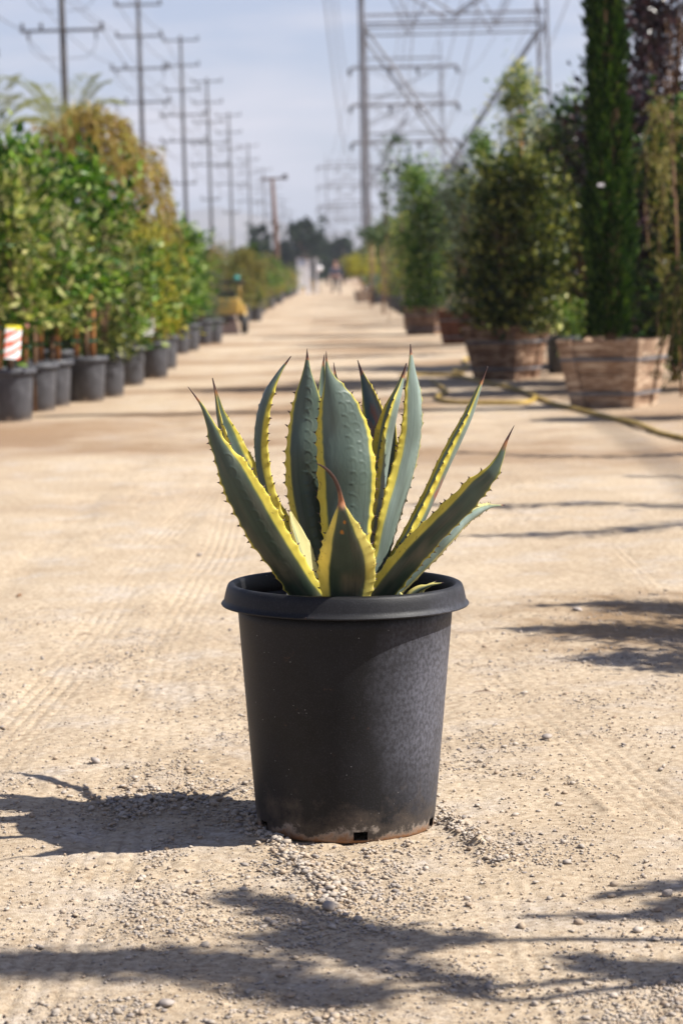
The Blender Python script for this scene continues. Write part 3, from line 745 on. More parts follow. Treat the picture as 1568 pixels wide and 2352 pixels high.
agave_leaf([(785, 1420, Yc-.02, 47.5), (757, 1370, Yc-.02, 55.1), (733, 1280, Yc, 62.7), (715, 1195, Yc+.01, 79.8), (702, 1110, Yc+.02, 87.4), (699, 1035, Yc+.02, 85.5), (701, 965, Yc+.03, 72.2), (705, 905, Yc+.03, 51.3), (706, 850, Yc+.03, 20.9), (705, 800, Yc+.03, 1.9)],
           8, .30, .13, .04, seed=4, parent=agave, spine=26, orange=2, pale=0.1, label='tall upright leaf left of centre with a chain of bud imprints',
           imprint=((-.1, -.05, .12, .55, .020, .010), (.45, .50, .12, .6, .019, .008), (.18, .05, .52, .93, .020, .0085)))
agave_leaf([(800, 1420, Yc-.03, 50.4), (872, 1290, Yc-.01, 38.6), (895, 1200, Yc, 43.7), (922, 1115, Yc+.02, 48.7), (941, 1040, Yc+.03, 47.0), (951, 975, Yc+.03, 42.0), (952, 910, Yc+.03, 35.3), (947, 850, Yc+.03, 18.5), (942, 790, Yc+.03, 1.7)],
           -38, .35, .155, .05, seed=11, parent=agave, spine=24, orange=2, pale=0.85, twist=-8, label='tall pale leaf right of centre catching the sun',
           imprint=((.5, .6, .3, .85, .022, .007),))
agave_leaf([(795, 1425, Yc-.06, 66.5), (797, 1330, Yc-.05, 85.5), (797, 1230, Yc-.04, 106.4), (797, 1150, Yc-.03, 123.5), (796, 1070, Yc-.03, 129.2), (789, 995, Yc-.02, 117.8), (777, 930, Yc-.02, 83.6), (760, 880, Yc-.02, 36.1), (751, 845, Yc-.02, 13.3), (749, 806, Yc-.02, 1.9)],
           -6, .28, .11, .065, seed=5, parent=agave, spine=20, orange=10, pale=0.22, label='broadest central leaf with bud imprints and wrinkled tip',
           imprint=((.18, .10, .12, .86, .021, .009), (.55, .50, .5, .82, .018, .008)))
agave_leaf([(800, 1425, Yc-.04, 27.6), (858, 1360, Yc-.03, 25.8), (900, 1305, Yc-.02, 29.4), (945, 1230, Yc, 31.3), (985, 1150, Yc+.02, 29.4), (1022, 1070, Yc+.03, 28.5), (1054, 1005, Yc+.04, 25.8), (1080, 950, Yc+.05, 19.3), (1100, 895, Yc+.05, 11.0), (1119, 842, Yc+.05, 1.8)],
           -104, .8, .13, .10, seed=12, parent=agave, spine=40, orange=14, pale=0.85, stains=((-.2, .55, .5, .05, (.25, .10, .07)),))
agave_leaf([(810, 1430, Yc-.08, 40), (880, 1378, Yc-.06, 46), (940, 1322, Yc-.03, 48), (992, 1270, Yc-.01, 44), (1035, 1228, Yc+.01, 36), (1066, 1198, Yc+.10, 26), (1098, 1176, Yc+.17, 20), (1126, 1164, Yc+.24, 9), (1160, 1160, Yc+.30, 2)],
           -40, .5, .12, .3, seed=14, parent=agave, spine=24, orange=6, pale=.6, cream=.7, label='low leaf at the far right, mostly behind its neighbour')
agave_leaf([(805, 1430, Yc-.12, 54.0), (870, 1366, Yc-.13, 59.4), (922, 1302, Yc-.14, 61.2), (972, 1246, Yc-.15, 59.4), (1018, 1200, Yc-.16, 55.8), (1060, 1158, Yc-.17, 54.0), (1094, 1120, Yc-.18, 46.8), (1124, 1090, Yc-.19, 32.4), (1146, 1055, Yc-.19, 19.8), (1161, 1016, Yc-.19, 9.0), (1180, 977, Yc-.19, 1.8)],
           -18, .30, .20, .035, seed=13, parent=agave, spine=42, orange=34, pale=.0, label='broad low leaf reaching out to the right',
           dirt=.8)
agave_leaf([(775, 1430, Yc-.10, 60.7), (712, 1372, Yc-.11, 69.9), (662, 1302, Yc-.12, 75.4), (614, 1232, Yc-.13, 84.6), (573, 1160, Yc-.14, 84.6), (535, 1088, Yc-.15, 68.1), (503, 1022, Yc-.15, 35.0), (480, 968, Yc-.15, 17.5), (462, 930, Yc-.15, 8.3), (432, 888, Yc-.15, 1.8)],
           18, .30, .04, .145, seed=1, parent=agave, spine=36, orange=18, pale=.0, label='broad leaf leaning out to the left',
           imprint=((-.1, .1, .25, .75, .022, .009),), dirt=.7)
agave_leaf([(795, 1430, Yc-.15, 92), (794, 1380, Yc-.17, 108), (795, 1330, Yc-.19, 128), (796, 1290, Yc-.22, 124), (792, 1245, Yc-.25, 94), (788, 1205, Yc-.27, 58), (785, 1172, Yc-.29, 28), (783, 1149, Yc-.29, 13), (776, 1118, Yc-.31, 9), (764, 1094, Yc-.33, 8), (746, 1075, Yc-.355, 7.5), (725, 1063, Yc-.38, 3)],
           0, .32, .18, .155, seed=15, parent=agave, spine=165, orange=22, pale=.0, cream=.25, label='short front leaf with a long curled brown spine and orange scars',
           dirt=.9, stains=((-.1, .53, .14, .014, OR), (.15, .585, .2, .010, OR)))
pup = empty('agave_pup', G(960, 1893)-Vector((0, 0, -.37)), 0, 'tiny agave offset just showing above the right side of the pot rim', 'agave pup')
for pts, sd in (([(930, 1392, Yc-.05, 18), (950, 1362, Yc-.05, 20), (982, 1346, Yc-.05, 12), (1018, 1338, Yc-.05, 2)], 31),
                ([(925, 1392, Yc-.05, 14), (920, 1368, Yc-.05, 14), (912, 1354, Yc-.05, 8), (903, 1345, Yc-.05, 2)], 32),
                ([(940, 1392, Yc-.03, 14), (962, 1366, Yc-.02, 14), (976, 1350, Yc-.02, 9), (1002, 1334, Yc-.01, 2)], 33)):
    agave_leaf(pts, -20, .5, .2, .2, seed=sd, parent=pup, hi=False, spine=5, orange=0, tooth=.6, pale=.7, cream=.5, thick=.004)

# ------------------------------------------------------------------ foliage generators
def unit(v): return v/np.maximum(np.linalg.norm(v, axis=-1, keepdims=True), 1e-9)
def leafquads(P, D, L_, wr, rs, fold=.25):
    n = len(P); D = unit(D); rnd = unit(rs.randn(n, 3)); S = unit(np.cross(D, rnd)); Nn = np.cross(S, D)
    L_ = np.broadcast_to(L_, (n,))[:, None]; w = L_*wr
    V = np.stack([P, P+D*L_*.45+S*w*.5+Nn*w*fold, P+D*L_, P+D*L_*.45-S*w*.5+Nn*w*fold], 1).reshape(-1, 3)
    b = np.arange(n)[:, None]*4
    F_ = np.concatenate([b+np.array([[0, 1, 2]]), b+np.array([[0, 2, 3]])], 1).reshape(-1, 3)
    return V, F_
def crown_bush(seed, H, Rr, z0, n, leaf, wr=.45, K=40, mat='green', profile=None, spread=.16, core=.75, upb=.3):
    rs = np.random.RandomState(seed)
    th = rs.rand(K)*6.283; zz = rs.rand(K); r_ = rs.rand(K)**.5*core
    pr = profile or (lambda t: math.sin(math.pi*min(max(t*.92+.06, 0), 1))**.55)
    pf = np.array([pr(t) for t in zz])
    C = np.stack([np.cos(th)*r_*pf*Rr, np.sin(th)*r_*pf*Rr, z0+zz*(H-z0)], 1)
    C[:, :2] *= (.85+.4*rs.rand(K, 1))
    w = .4+rs.rand(K); idx = rs.choice(K, n, p=w/w.sum())
    P = C[idx]+rs.randn(n, 3)*np.array([spread, spread, spread*.9])*.72*(Rr/.55)*(.5+.8*rs.rand(K, 1)[idx])
    out = P-np.array([0, 0, (H+z0)/2]); out[:, 2] *= .4
    D = unit(out)*.6+rs.randn(n, 3)*.7+np.array([0, 0, upb])
    P[:, 2] = np.where(P[:, 2] < z0*.93, z0*.93+rs.rand(n)*.25, P[:, 2])
    ns = 9; sp_ = []
    for k in range(ns):
        a_ = rs.rand()*6.28; r1 = Rr*(.3+.8*rs.rand()); zb_ = z0+(H-z0)*(.45+.4*rs.rand()); ln_ = (H-z0)*(.18+.22*rs.rand())
        tt_ = np.linspace(0, 1, 16)[:, None]
        sp_.append(np.array([[math.cos(a_)*r1, math.sin(a_)*r1, zb_]])+tt_*np.array([[math.cos(a_)*.16*Rr, math.sin(a_)*.16*Rr, ln_]])+rs.randn(16, 3)*.022)
    sp_ = np.concatenate(sp_); P = np.concatenate([P, sp_]); D = np.concatenate([D, rs.randn(len(sp_), 3)*.7+np.array([0, 0, .5])]); n = len(P)
    V, F_ = leafquads(P, D, leaf*(.5+1.0*rs.rand(n)**1.5), wr, rs)
    return mesh('crown', V, F_, M[mat]), C
def twigs(C, z0, trunk_r, base_z, lean=0, name='trunk', mat='bark', step=2):
    b = MB(); b.tube([(0, 0, base_z), (lean*.3, 0, base_z+(z0-base_z)*.5), (lean, 0, z0+.05)], [trunk_r, trunk_r*.85, trunk_r*.7], 8)
    for c in C[::step]:
        b.tube([(lean, 0, z0), (lean+(c[0]-lean)*.35, c[1]*.35, z0+(c[2]-z0)*.55), tuple(c)], [trunk_r*.45, trunk_r*.3, trunk_r*.12], 4, False)
    return b.me(name, M[mat], True)
def crown_column(seed, H, r_fun, z0, n, leaf, mat='cypress', wr=.3, up=1.6):
    rs = np.random.RandomState(seed); t = rs.rand(n)**.9; z = z0+t*(H-z0); a = rs.rand(n)*6.283
    lump = 1+.16*np.sin(a*3+z*2.6+seed)+.14*np.sin(a*5-z*4.1)+.5*(vnoise(a*2.2, z*3.5)-.5)
    rr = np.array([r_fun(x) for x in t])*lump*(.55+.45*rs.rand(n)**.4)
    P = np.stack([np.cos(a)*rr, np.sin(a)*rr, z], 1)
    D = np.stack([np.cos(a), np.sin(a), np.full(n, up)], 1)+rs.randn(n, 3)*.35
    for k in range(int(n/200)):         # sprays that break the outline
        t1 = rs.rand(); a1 = rs.rand()*6.283; r1 = r_fun(t1)*.95; m1 = 26
        q1 = rs.rand(m1, 1)*.16; c1 = np.array([[math.cos(a1)*r1, math.sin(a1)*r1, z0+t1*(H-z0)]])
        P = np.concatenate([P, c1+q1*np.array([[math.cos(a1)*.38, math.sin(a1)*.38, 1.0]])+rs.randn(m1, 3)*.010])
        D = np.concatenate([D, np.array([[math.cos(a1), math.sin(a1), up]])+rs.randn(m1, 3)*.3])
    n = len(P)
    V, F_ = leafquads(P, D, leaf*(.6+.8*rs.rand(n)), wr, rs)
    return mesh('crown', V, F_, M[mat])
def crown_weep(seed, H, Rr, n_str, mat='brown', droop=1.4, leaf=.08, z_end=.6, per=34, top=None):
    rs = np.random.RandomState(seed); Ps = []; Ds = []
    st = MB()
    for k in range(n_str):
        a = rs.rand()*6.283; q_ = rs.rand()**.6; R1 = Rr*q_*(.85+.3*rs.rand()); le = droop*(.35+.65*rs.rand())
        zp = H*(1-.42*(1-math.sqrt(1-.96*q_*q_)))*(.93+.07*rs.rand()); z0_ = H*(.55+.3*rs.rand())
        pts = []
        for i in range(per):
            t = i/(per-1)
            if t < .35: u_ = t/.35; r_ = R1*.75*u_; z = z0_+(zp-z0_)*(1-(1-u_)**2)
            else: u_ = (t-.35)/.65; r_ = R1*(.75+.25*(1-(1-u_)**2)); z = zp-le*u_**1.6
            pts.append((math.cos(a+.2*t)*r_+rs.randn()*.01, math.sin(a+.2*t)*r_+rs.randn()*.01, max(z, z_end+rs.rand()*.1)))
        pts = np.array(pts); d = np.gradient(pts, axis=0)
        for rep in range(2):
            Ps.append(pts+rs.randn(per, 3)*.02); Ds.append(unit(d)+rs.randn(per, 3)*.45+np.array([0, 0, -.35]))
        if k % 3 == 0: st.tube([tuple(p) for p in pts[::4]], .004, 3, False)
    P = np.concatenate(Ps); D = np.concatenate(Ds)
    V, F_ = leafquads(P, D, leaf*(.6+.8*rs.rand(len(P))), .17, rs)
    return mesh('crown', V, F_, M[mat]), st
def frond_mesh(seed, L_, up, mat='olive', n=44, leaf=.28):
    rs = np.random.RandomState(seed); t = np.linspace(0, 1, n)
    x = L_*.8*t; z = up*L_*t-.55*L_*t**2.4
    P = np.stack([x, 0*x, z], 1); Ps = []; Ds = []
    d = unit(np.gradient(P, axis=0))
    for s in (-1, 1):
        Ps.append(P); Ds.append(d*.7+np.array([0, s*.8, .05])+rs.randn(n, 3)*.06)
    P2 = np.concatenate(Ps); D2 = np.concatenate(Ds); le = leaf*np.sin(np.clip(np.tile(t, 2)*.85+.12, 0, 1)*math.pi)**.6+.02
    V, F_ = leafquads(P2, D2, le, .045, rs, .1)
    return mesh('frond', V, F_, M[mat]), P

# ------------------------------------------------------------------ pots and boxes for the rows
POTH = .385
pp = [(.145, 0), (.150, .004), (.168, POTH-.045), (.168, POTH-.03)]
pin = [(r_-.004, z) for r_, z in pp[::-1]]
ME_POT = lathe(pp+pin, 36, M['potfar'], 'pot', close=True)
ME_RIM = lathe([(.168, POTH-.038), (.194, POTH-.040), (.196, POTH-.034), (.190, POTH-.006), (.184, POTH), (.176, POTH), (.171, POTH-.006), (.169, POTH-.03)], 36, M['potfar'], 'rim', close=True)
ME_SOIL = lathe([(.001, POTH-.05), (.166, POTH-.055)], 20, M['soil'], 'soil')
def add_pot(root, s=1.0):
    p = obj('pot', ME_POT, root); p.scale = (s, s, s); obj('rim', ME_RIM, p)
    q = obj('soil', ME_SOIL, root); q.scale = (s, s, s)
def wooden_box(root, top, bot, H, mat, rz, nb=4):
    """tapered box of boards with corner posts and two steel straps"""
    wm = M[mat]; t = .02
    def corner(z, r_=0):                     # half width at height z
        return (bot+(top-bot)*z/H)/2-r_
    for f in range(4):
        rot = Matrix.Rotation(rz+f*math.pi/2, 3, 'Z')
        for k in range(nb):
            z0, z1 = H*k/nb+.004+.0*f, H*(k+1)/nb-.004
            jit = .002*((k*7+f*3) % 3)
            a0, a1 = corner(z0), corner(z1)
            P = []
            for z, a in ((z0, a0), (z1, a1)):
                P += [rot @ Vector((-a+.012, -a-jit, z)), rot @ Vector((a-.012, -a-jit, z)), rot @ Vector((a-.012, -a+t, z)), rot @ Vector((-a+.012, -a+t, z))]
            MB().hexa(P).obj('board', wm, root)
        for s in (-1, 1):                    # corner posts on each face
            P = []
            for z in (-.0, H+.006):
                a = corner(z); w = .085
                xa, xb = (s*a, s*(a-w))
                if s < 0: xa, xb = xa, xb
                x0, x1 = min(xa, xb), max(xa, xb)
                if s > 0: x1 += .0215
                P += [rot @ Vector((x0, -a-.022, z)), rot @ Vector((x1, -a-.022, z)), rot @ Vector((x1, -a-.0045, z)), rot @ Vector((x0, -a-.0045, z))]
            MB().hexa(P).obj('corner_post', wm, root)
    for zf in (.22, .72):
        z = H*zf; b = MB()
        a = corner(z)+.0245
        pts = [(-a, -a), (a, -a), (a, a), (-a, a)]
        for i in range(4):
            (x0, y0), (x1, y1) = pts[i], pts[(i+1) % 4]
            d = Vector((x1-x0, y1-y0, 0)).normalized(); nn = Vector((d.y, -d.x, 0))
            P = []
            for zz in (z-.011, z+.011):
                for q in (Vector((x0, y0, zz)), Vector((x1, y1, zz)), Vector((x1, y1, zz))+nn*.003, Vector((x0, y0, zz))+nn*.003): P.append(Matrix.Rotation(rz, 3, 'Z') @ q)
            b.hexa([P[3], P[2], P[1], P[0], P[7], P[6], P[5], P[4]])
        b.obj('steel_strap', M['strap'], root)
    a = corner(H-.05)-.003; so2 = obj('soil', MB().box((0, 0, H-.06), (a*2-.05, a*2-.05, .02), rz).me('soil', M['soil']), root)

# library of crown meshes, shared by the rows
LIB = {}
def lib(kind, var):
    key = (kind, var)
    if key in LIB: return LIB[key]
    sd = hash_(kind)*10+var
    if kind == 'shrub': me, C = crown_bush(sd, 1.95, .50, .76, 2300, .085, .5, 32, 'green'); r_ = twigs(C, .82, .024, .33, .05)
    elif kind == 'varieg': me, C = crown_bush(sd, 1.9, .46, .82, 1700, .105, .38, 28, 'varieg'); r_ = twigs(C, .85, .026, .33, -.06)
    elif kind == 'low': me, C = crown_bush(sd, 1.35, .50, .40, 2300, .075, .5, 40, 'green'); r_ = twigs(C, .45, .018, .33)
    elif kind == 'grey': me, C = crown_bush(sd, 1.6, .42, .40, 2400, .045, .35, 40, 'grey'); r_ = twigs(C, .5, .02, .33)
    elif kind == 'yellow': me, C = crown_bush(sd, 1.3, .45, .38, 2000, .06, .4, 34, 'yellow'); r_ = twigs(C, .45, .02, .33)
    elif kind == 'red': me, C = crown_bush(sd, 1.5, .45, .38, 2000, .06, .4, 34, 'red'); r_ = twigs(C, .45, .02, .33)
    elif kind == 'olive': me, C = crown_bush(sd, 1.6, .5, .38, 2300, .06, .4, 40, 'olive'); r_ = twigs(C, .5, .02, .33)
    elif kind == 'deep': me, C = crown_bush(sd, 2.0, .5, .38, 2800, .08, .45, 46, 'deep'); r_ = twigs(C, .6, .025, .33)
    elif kind == 'lowdark': me, C = crown_bush(sd, .95, .55, .30, 2600, .07, .5, 50, 'deep', spread=.2); r_ = twigs(C, .4, .02, .33)  # added behind the front row as dark fill under the crowns
    elif kind == 'blue': me, C = crown_bush(sd, .85, .32, .34, 900, .07, .3, 16, 'bluegrey'); r_ = twigs(C, .4, .015, .33)
    elif kind == 'weep':
        me, st = crown_weep(sd, 1.75, .55, 95, 'gold', 1.5, .09, .35)
        st.tube([(0, 0, .33), (.02, 0, 1.0), (0, 0, 1.5)], [.025, .02, .012], 6); r_ = st.me('trunk', M['bark'], True)
    LIB[key] = (me, r_); return LIB[key]
def hash_(s): return sum(ord(c)*(i+3) for i, c in enumerate(s)) % 400
NAMES = {'shrub': 'potted_shrub', 'varieg': 'potted_variegated_shrub', 'low': 'potted_shrub', 'grey': 'potted_grey_shrub', 'yellow': 'potted_yellow_shrub',
         'red': 'potted_red_shrub', 'olive': 'potted_olive_shrub', 'deep': 'potted_dark_shrub', 'lowdark': 'potted_dark_shrub', 'blue': 'potted_blue_shrub', 'weep': 'potted_weeping_tree'}
def potted(x, y, kind, var, label, h=1.0, w=1.0, pot=1.0, rot=None, group=None, trunks=0, dz=0):
    root = empty(NAMES[kind], (x, y, -.004), 0, label, 'potted plant', group)
    add_pot(root, pot)
    me, tk = lib(kind, var)
    a = rot if rot is not None else (x*37+y*11) % 6.28
    c = obj('crown', me, root, (0, 0, dz), (0, 0, a)); c.scale = (w, w, h)
    t = obj('trunk', tk, root, (0, 0, dz), (0, 0, a)); t.scale = (w, w, h)
    for i in range(trunks):
        b = MB(); sx = -.07+.14*i
        b.tube([(sx, -.08, POTH-.06), (sx+.015, -.08, .75), (sx-.03, -.06, 1.05)], [.024, .02, .018], 8)
        o = b.obj('stake', M['stake'], root, True)
        for z in (.52, .70):
            MB().box((sx+.004, -.08, z), (.06, .055, .022)).obj('tie', M['tie'], root)
    return root
GL = 'potted plants along the left edge of the lane'
GR = 'potted plants along the right edge of the lane'
# front left row: picture base point -> ground
rowL = [(22, 968, 'varieg', 1, 'nearest potted shrub at the left edge with a striped price tag', 1.0, 1.0, 1),
        (80, 945, 'shrub', 2, 'green shrub in a grey pot squeezed between the striped tag and the double pot', .98, 1.0, 1),
        (116, 934, 'varieg', 2, 'yellowish shrub with two orange stakes, third pot from the left edge', 1.0, 1.0, 2),
        (197, 922, 'shrub', 1, 'green shrub with two stout stakes in the largest-looking pot of the left row', 1.03, 1.05, 2),
        (243, 912, 'olive', 1, 'shrub whose pot peeks out just right of the stoutly staked one', 1.0, 1.0, 0),
        (293, 886, 'low', 1, 'green shrub with bare forked stems under the white tag', 1.15, 1.1, 0),
        (350, 869, 'yellow', 2, 'shrub with a pale label at its foot in the left row', 1.12, 1.1, 0),
        (374, 848, 'shrub', 2, 'shrub half hidden behind the one with the pale label', .78, 1.0, 0),
        (408, 813, 'low', 3, 'bright green shrub low over a pot before the gap in the left row', 1.12, 1.1, 0),
        (432, 806, 'shrub', 1, 'shrub with pot just behind the bright green low one', .82, 1.0, 0),
        (463, 792, 'grey', 2, 'thin greyish shrub beside the last black pot before the yellow machine', .75, .9, 0),
        (487, 789, 'grey', 1, 'sparse grey-brown shrub in the black pot next to the yellow machine', .80, .9, 0),
        (586, 738, 'deep', 1, 'slim grey-green upright bush in a black pot right of the yellow machine', .9, .55, 0)]
for i, (x, y, kd, vr, lab, h, w, st) in enumerate(rowL):
    p = G(x, y); potted(p.x, p.y+.13, kd, vr, lab, h*(.93+.12*math.sin(i*2.3)), w*.93, 1.0 if i else 1.03, group=GL, trunks=st)
# second and third rows at the left
back = [(-2.75, 18.4, 'varieg', 3, .98, 'tall yellow-green shrub behind the striped tag'),
        (-2.72, 20.5, 'shrub', 3, 1.16, 'tall green shrub behind the two stout stakes'),
        (-2.62, 23.0, 'shrub', 2, 1.10, 'tall bright green shrub rising above the double pot'),
        (-2.7, 25.5, 'olive', 1, 1.12, 'green shrub behind the forked bare stems'),
        (-2.65, 28.2, 'deep', 2, 1.0, 'dark green shrub behind the white hanging tag'),
        (-2.7, 31.5, 'varieg', 2, .92, 'green shrub behind the pot with the pale label'),
        (-2.65, 35.0, 'shrub', 2, 1.0, 'green shrub behind the low bright one'),
        (-2.55, 38.5, 'shrub', 1, 1.08, 'rounded green shrub left of the yellow machine'),
        (-2.75, 43.0, 'low', 2, 1.35, 'green shrub directly behind the yellow machine'),
        (-3.3, 19.6, 'deep', 1, .92, 'dark shrub at the far left behind the front row'),
        (-3.4, 22.6, 'deep', 3, 1.0, 'dark shrub deep in the left block below the palm'),
        (-3.4, 26.0, 'deep', 2, 1.08, 'dark shrub below the brown weeping tree'),
        (-3.45, 30.0, 'olive', 2, 1.40, 'olive shrub under the weeping tree, further back'),
        (-3.5, 35.0, 'olive', 1, 1.35, 'olive shrub in front of the second pole'),
        (-3.4, 40.5, 'red', 2, 1.4, 'brownish shrub at the back before the third pole'),
        (-3.3, 47.0, 'red', 1, 1.45, 'reddish-brown shrub behind the yellow machine'),
        (-3.1, 21.2, 'lowdark', 1, 1.0, 'low dark shrub filling the shade behind the two stout stakes'),
        (-2.95, 24.3, 'lowdark', 2, 1.0, 'low dark shrub filling the shade behind the forked stems'),
        (-3.0, 18.9, 'lowdark', 2, 1.0, 'low dark shrub filling the shade behind the striped tag'),
        (-2.9, 27.2, 'lowdark', 1, 1.0, 'low dark shrub in the shade left of the pale label'),
        (-2.9, 31.0, 'lowdark', 2, 1.0, 'low dark shrub in the shade right of the pale label')]
for x, y, kd, vr, h, lab in back:
    potted(x, y, kd, vr, lab, h*(.90+.11*math.sin(x*9+y*5)), 1.05, 1.0, group='potted plants in the left block')
kinds = ['olive', 'weep', 'yellow', 'grey', 'low', 'red', 'olive', 'shrub', 'yellow', 'red', 'grey', 'low', 'olive', 'red', 'yellow', 'grey', 'olive', 'low']
_cnt = {}
def nth(x):
    _cnt[x] = _cnt.get(x, 0)+1
    return ['nearest', 'second', 'third', 'fourth', 'fifth', 'sixth', 'seventh', 'eighth', 'ninth', 'tenth'][_cnt[x]-1]+' '+x
rs = random.Random(4)
adj = {'olive': 'olive-green shrub', 'weep': 'pale green weeping tree', 'yellow': 'yellowish shrub', 'grey': 'grey-green shrub', 'low': 'fresh green shrub',
       'red': 'reddish shrub', 'shrub': 'green shrub', 'deep': 'dark green shrub', 'varieg': 'cream-flecked shrub', 'blue': 'blue-grey tuft'}
for i, kd in enumerate(kinds):
    y = 51+i*4.6+ (i > 9)*(i-9)*1.5
    for j, xx in enumerate((-2.1, -3.0)):
        k2 = kd if j == 0 else kinds[(i*5+3) % 18]
        potted(xx+rs.uniform(-.1, .1), y+rs.uniform(-1, 1)+j*2, k2, 1+(i+j) % 2,
               nth('%s, counting away from the camera, in the distant left %s' % (adj[k2], ('front row', 'back row')[j])),
               rs.uniform(.8, 1.1)*(1.12 if j else .95), 1.1, group='distant potted plants, left side')
# weeping palm-like clump, orange brown
p = PD(215, 645, 28.5)
t = empty('weeping_tree', (p.x, 28.5, 0), 0, 'weeping tree with dry golden-brown trailing foliage behind the left row', 'tree')
me, st = crown_weep(41, 3.1, 1.12, 115, 'brown', 1.8, .12, .9, per=40); obj('crown', me, t)
st.tube([(0, 0, 0), (.03, 0, 1.2), (0, 0, 2.3)], [.05, .04, .02], 7); st.obj('trunk', M['bark'], t, True)
for px_, Y_, h_, lb_ in ((70, 19.3, 1.95, 'arching pale yellow-green shrub hanging over the nearest left pots'), (228, 22.2, 1.75, 'arching pale shrub between the stout stakes and the forked stems')):
    p = PD(px_, 640, Y_)
    t = empty('arching_shrub', (p.x, Y_, 0), 0, lb_, 'shrub')
    me, st = crown_weep(45+px_, h_, .42, 30, 'cream', .9, .10, .8, per=26); obj('crown', me, t)
    st.tube([(0, 0, 0), (.02, 0, .8), (0, 0, h_*.8)], [.015, .012, .01], 6); st.obj('trunk', M['bark'], t, True)
p = PD(45, 645, 25)
t = empty('weeping_tree', (p.x, 25, 0), 0, 'smaller yellowish drooping tree at the left edge below the palm frond', 'tree')
me, st = crown_weep(42, 2.45, .6, 110, 'gold', 1.5, .11, .9); obj('crown', me, t)
st.tube([(0, 0, 0), (.03, 0, 1.2), (0, 0, 2.1)], [.04, .03, .02], 7); st.obj('trunk', M['bark'], t, True)
def palm(px, Y, H, n, L_, lab, mat='olive', seed=1, tr=.03):
    p = PD(px, 645, Y)
    t = empty('palm', (p.x, Y, 0), 0, lab, 'palm')
    MB().tube([(0, 0, 0), (.02, 0, H*.5), (0, 0, H)], [tr*1.2, tr, tr*.8], 8).obj('trunk', M['bark'], t, True)
    rs_ = random.Random(seed); lm = {}
    for i in range(n):
        v = i % 3
        if v not in lm: lm[v] = frond_mesh(seed*7+v, L_, (.95, .65, 1.3)[v], mat)[0]
        o = obj('frond', lm[v], t, (0, 0, H), (0, 0, i*2*math.pi/n*1.0+rs_.uniform(-.3, .3)))
palm(165, 31, 2.85, 13, .95, 'spiky feather palm in front of the nearest utility pole', 'palepalm', 3)
palm(-15, 30, 2.75, 11, 1.15, 'pale green palm reaching in from the left edge of the frame', 'palepalm', 5)

# ------------------------------------------------------------------ right row
def boxed(name, px, py, label, top, bot, H, wood, rz, dy=.27):
    p = G(px, py)
    root = empty(name, (p.x, p.y+dy, -.004), 0, label, 'boxed tree')
    wooden_box(root, top, bot, H, wood, rz); return root
b1 = boxed('boxed_cypress', 1420, 938, 'tall slim dark cypress in the nearest pale wooden box at the right', .60, .44, .50, 'woodpale', R(-28))
cyp = crown_column(3, 4.6, lambda t: .172*(1-.78*t)*(.75+.25*min(t*7, 1)) if t < .96 else .05, .52, 30000, .055, 'cypress')
obj('crown', cyp, b1, (-.02, 0, 0))
core = MB().tube([(-.02, 0, .45), (-.02, 0, 1.2), (-.02, 0, 2.6), (-.02, 0, 4.2)], [.03, .10, .085, .03], 12).obj('trunk', M['bark'], b1, True)  # opaque core added inside the crown to stop light showing through
sh = crown_column(8, 1.0, lambda t: .05*(1-t*.5), 0, 700, .05, 'cypress')
o = obj('side_shoot', sh, b1, (-.08, 0, 2.9), (0, R(-9), 0)); o.scale = (1, 1, .62)
tagw = MB().box((-.1, -.24, 1.62), (.045, .004, .022)).obj('plant_label', M['white'], b1)
b2 = boxed('boxed_bush', 1168, 874, 'big dark bushy tree with yellow-green flecks in the second box, dark front and bright side', .56, .40, .50, 'woodmix', R(-36))
me, C = crown_bush(21, 2.0, .50, .46, 15000, .068, .45, 110, 'olive', spread=.21, profile=lambda t: (.55+1.6*t if t < .3 else 1.03)*(1-max(0, t-.55)**1.6*1.6)); obj('crown', me, b2, (.09, 0, 0)); obj('trunk', twigs(C, .6, .03, .44), b2)
b3 = boxed('boxed_bush', 1070, 790, 'grey-green bush in the third box, the dark one with the red tag', .62, .50, .48, 'wooddark', R(-14))
me, C = crown_bush(22, 2.35, .46, .46, 10000, .055, .3, 80, 'grey', spread=.26, profile=lambda t: (1-t)**.35*1.05); obj('crown', me, b3); obj('trunk', twigs(C, .6, .03, .44), b3)
MB().box((.21, -.36, .44), (.07, .01, .10)).obj('red_tag', flat('red_plastic', (.55, .01, .04), .4), b3)
b4 = boxed('boxed_tree', 978, 768, 'narrow bright green tree in the farthest of the four wooden boxes', .56, .44, .46, 'woodmix', R(-22))
me, C = crown_bush(23, 2.7, .34, .42, 9500, .075, .5, 90, 'green', profile=lambda t: .95, spread=.30); obj('crown', me, b4, (0, 0, 0)); obj('trunk', twigs(C, .6, .03, .42), b4)

def tree(name, px, Y, H, Rr, z0, n, leaf, mat, label, seed, wr=.45, K=60, profile=None, stake=0, spread=.16, lx=0):
    tr_ = .035 if Rr > .2 else .009
    p = PD(px, 620, Y)
    t = empty(name, (p.x+lx, Y, 0), 0, label, 'tree')
    me, C = crown_bush(seed, H, Rr, z0, n, leaf, wr, K, mat, profile, spread); obj('crown', me, t)
    obj('trunk', twigs(C, z0+.1, tr_, 0.0), t)
    if stake:
        MB().tube([(0, -.05, 0), (0, -.05, stake)], .025, 8).obj('stake', M['stake'], t, True)
        MB().box((0, -.05, stake-.05), (.07, .07, .06)).obj('tie', M['tie'], t)
    return t
tree('pepper_tree', 1200, 30, 3.45, .55, 1.3, 5200, .065, 'varieg', 'tall open yellow-green tree tied to an orange stake', 61, .35, 60,
     lambda t: (1-t)**.7*1.15+.06, 2.95, .13)
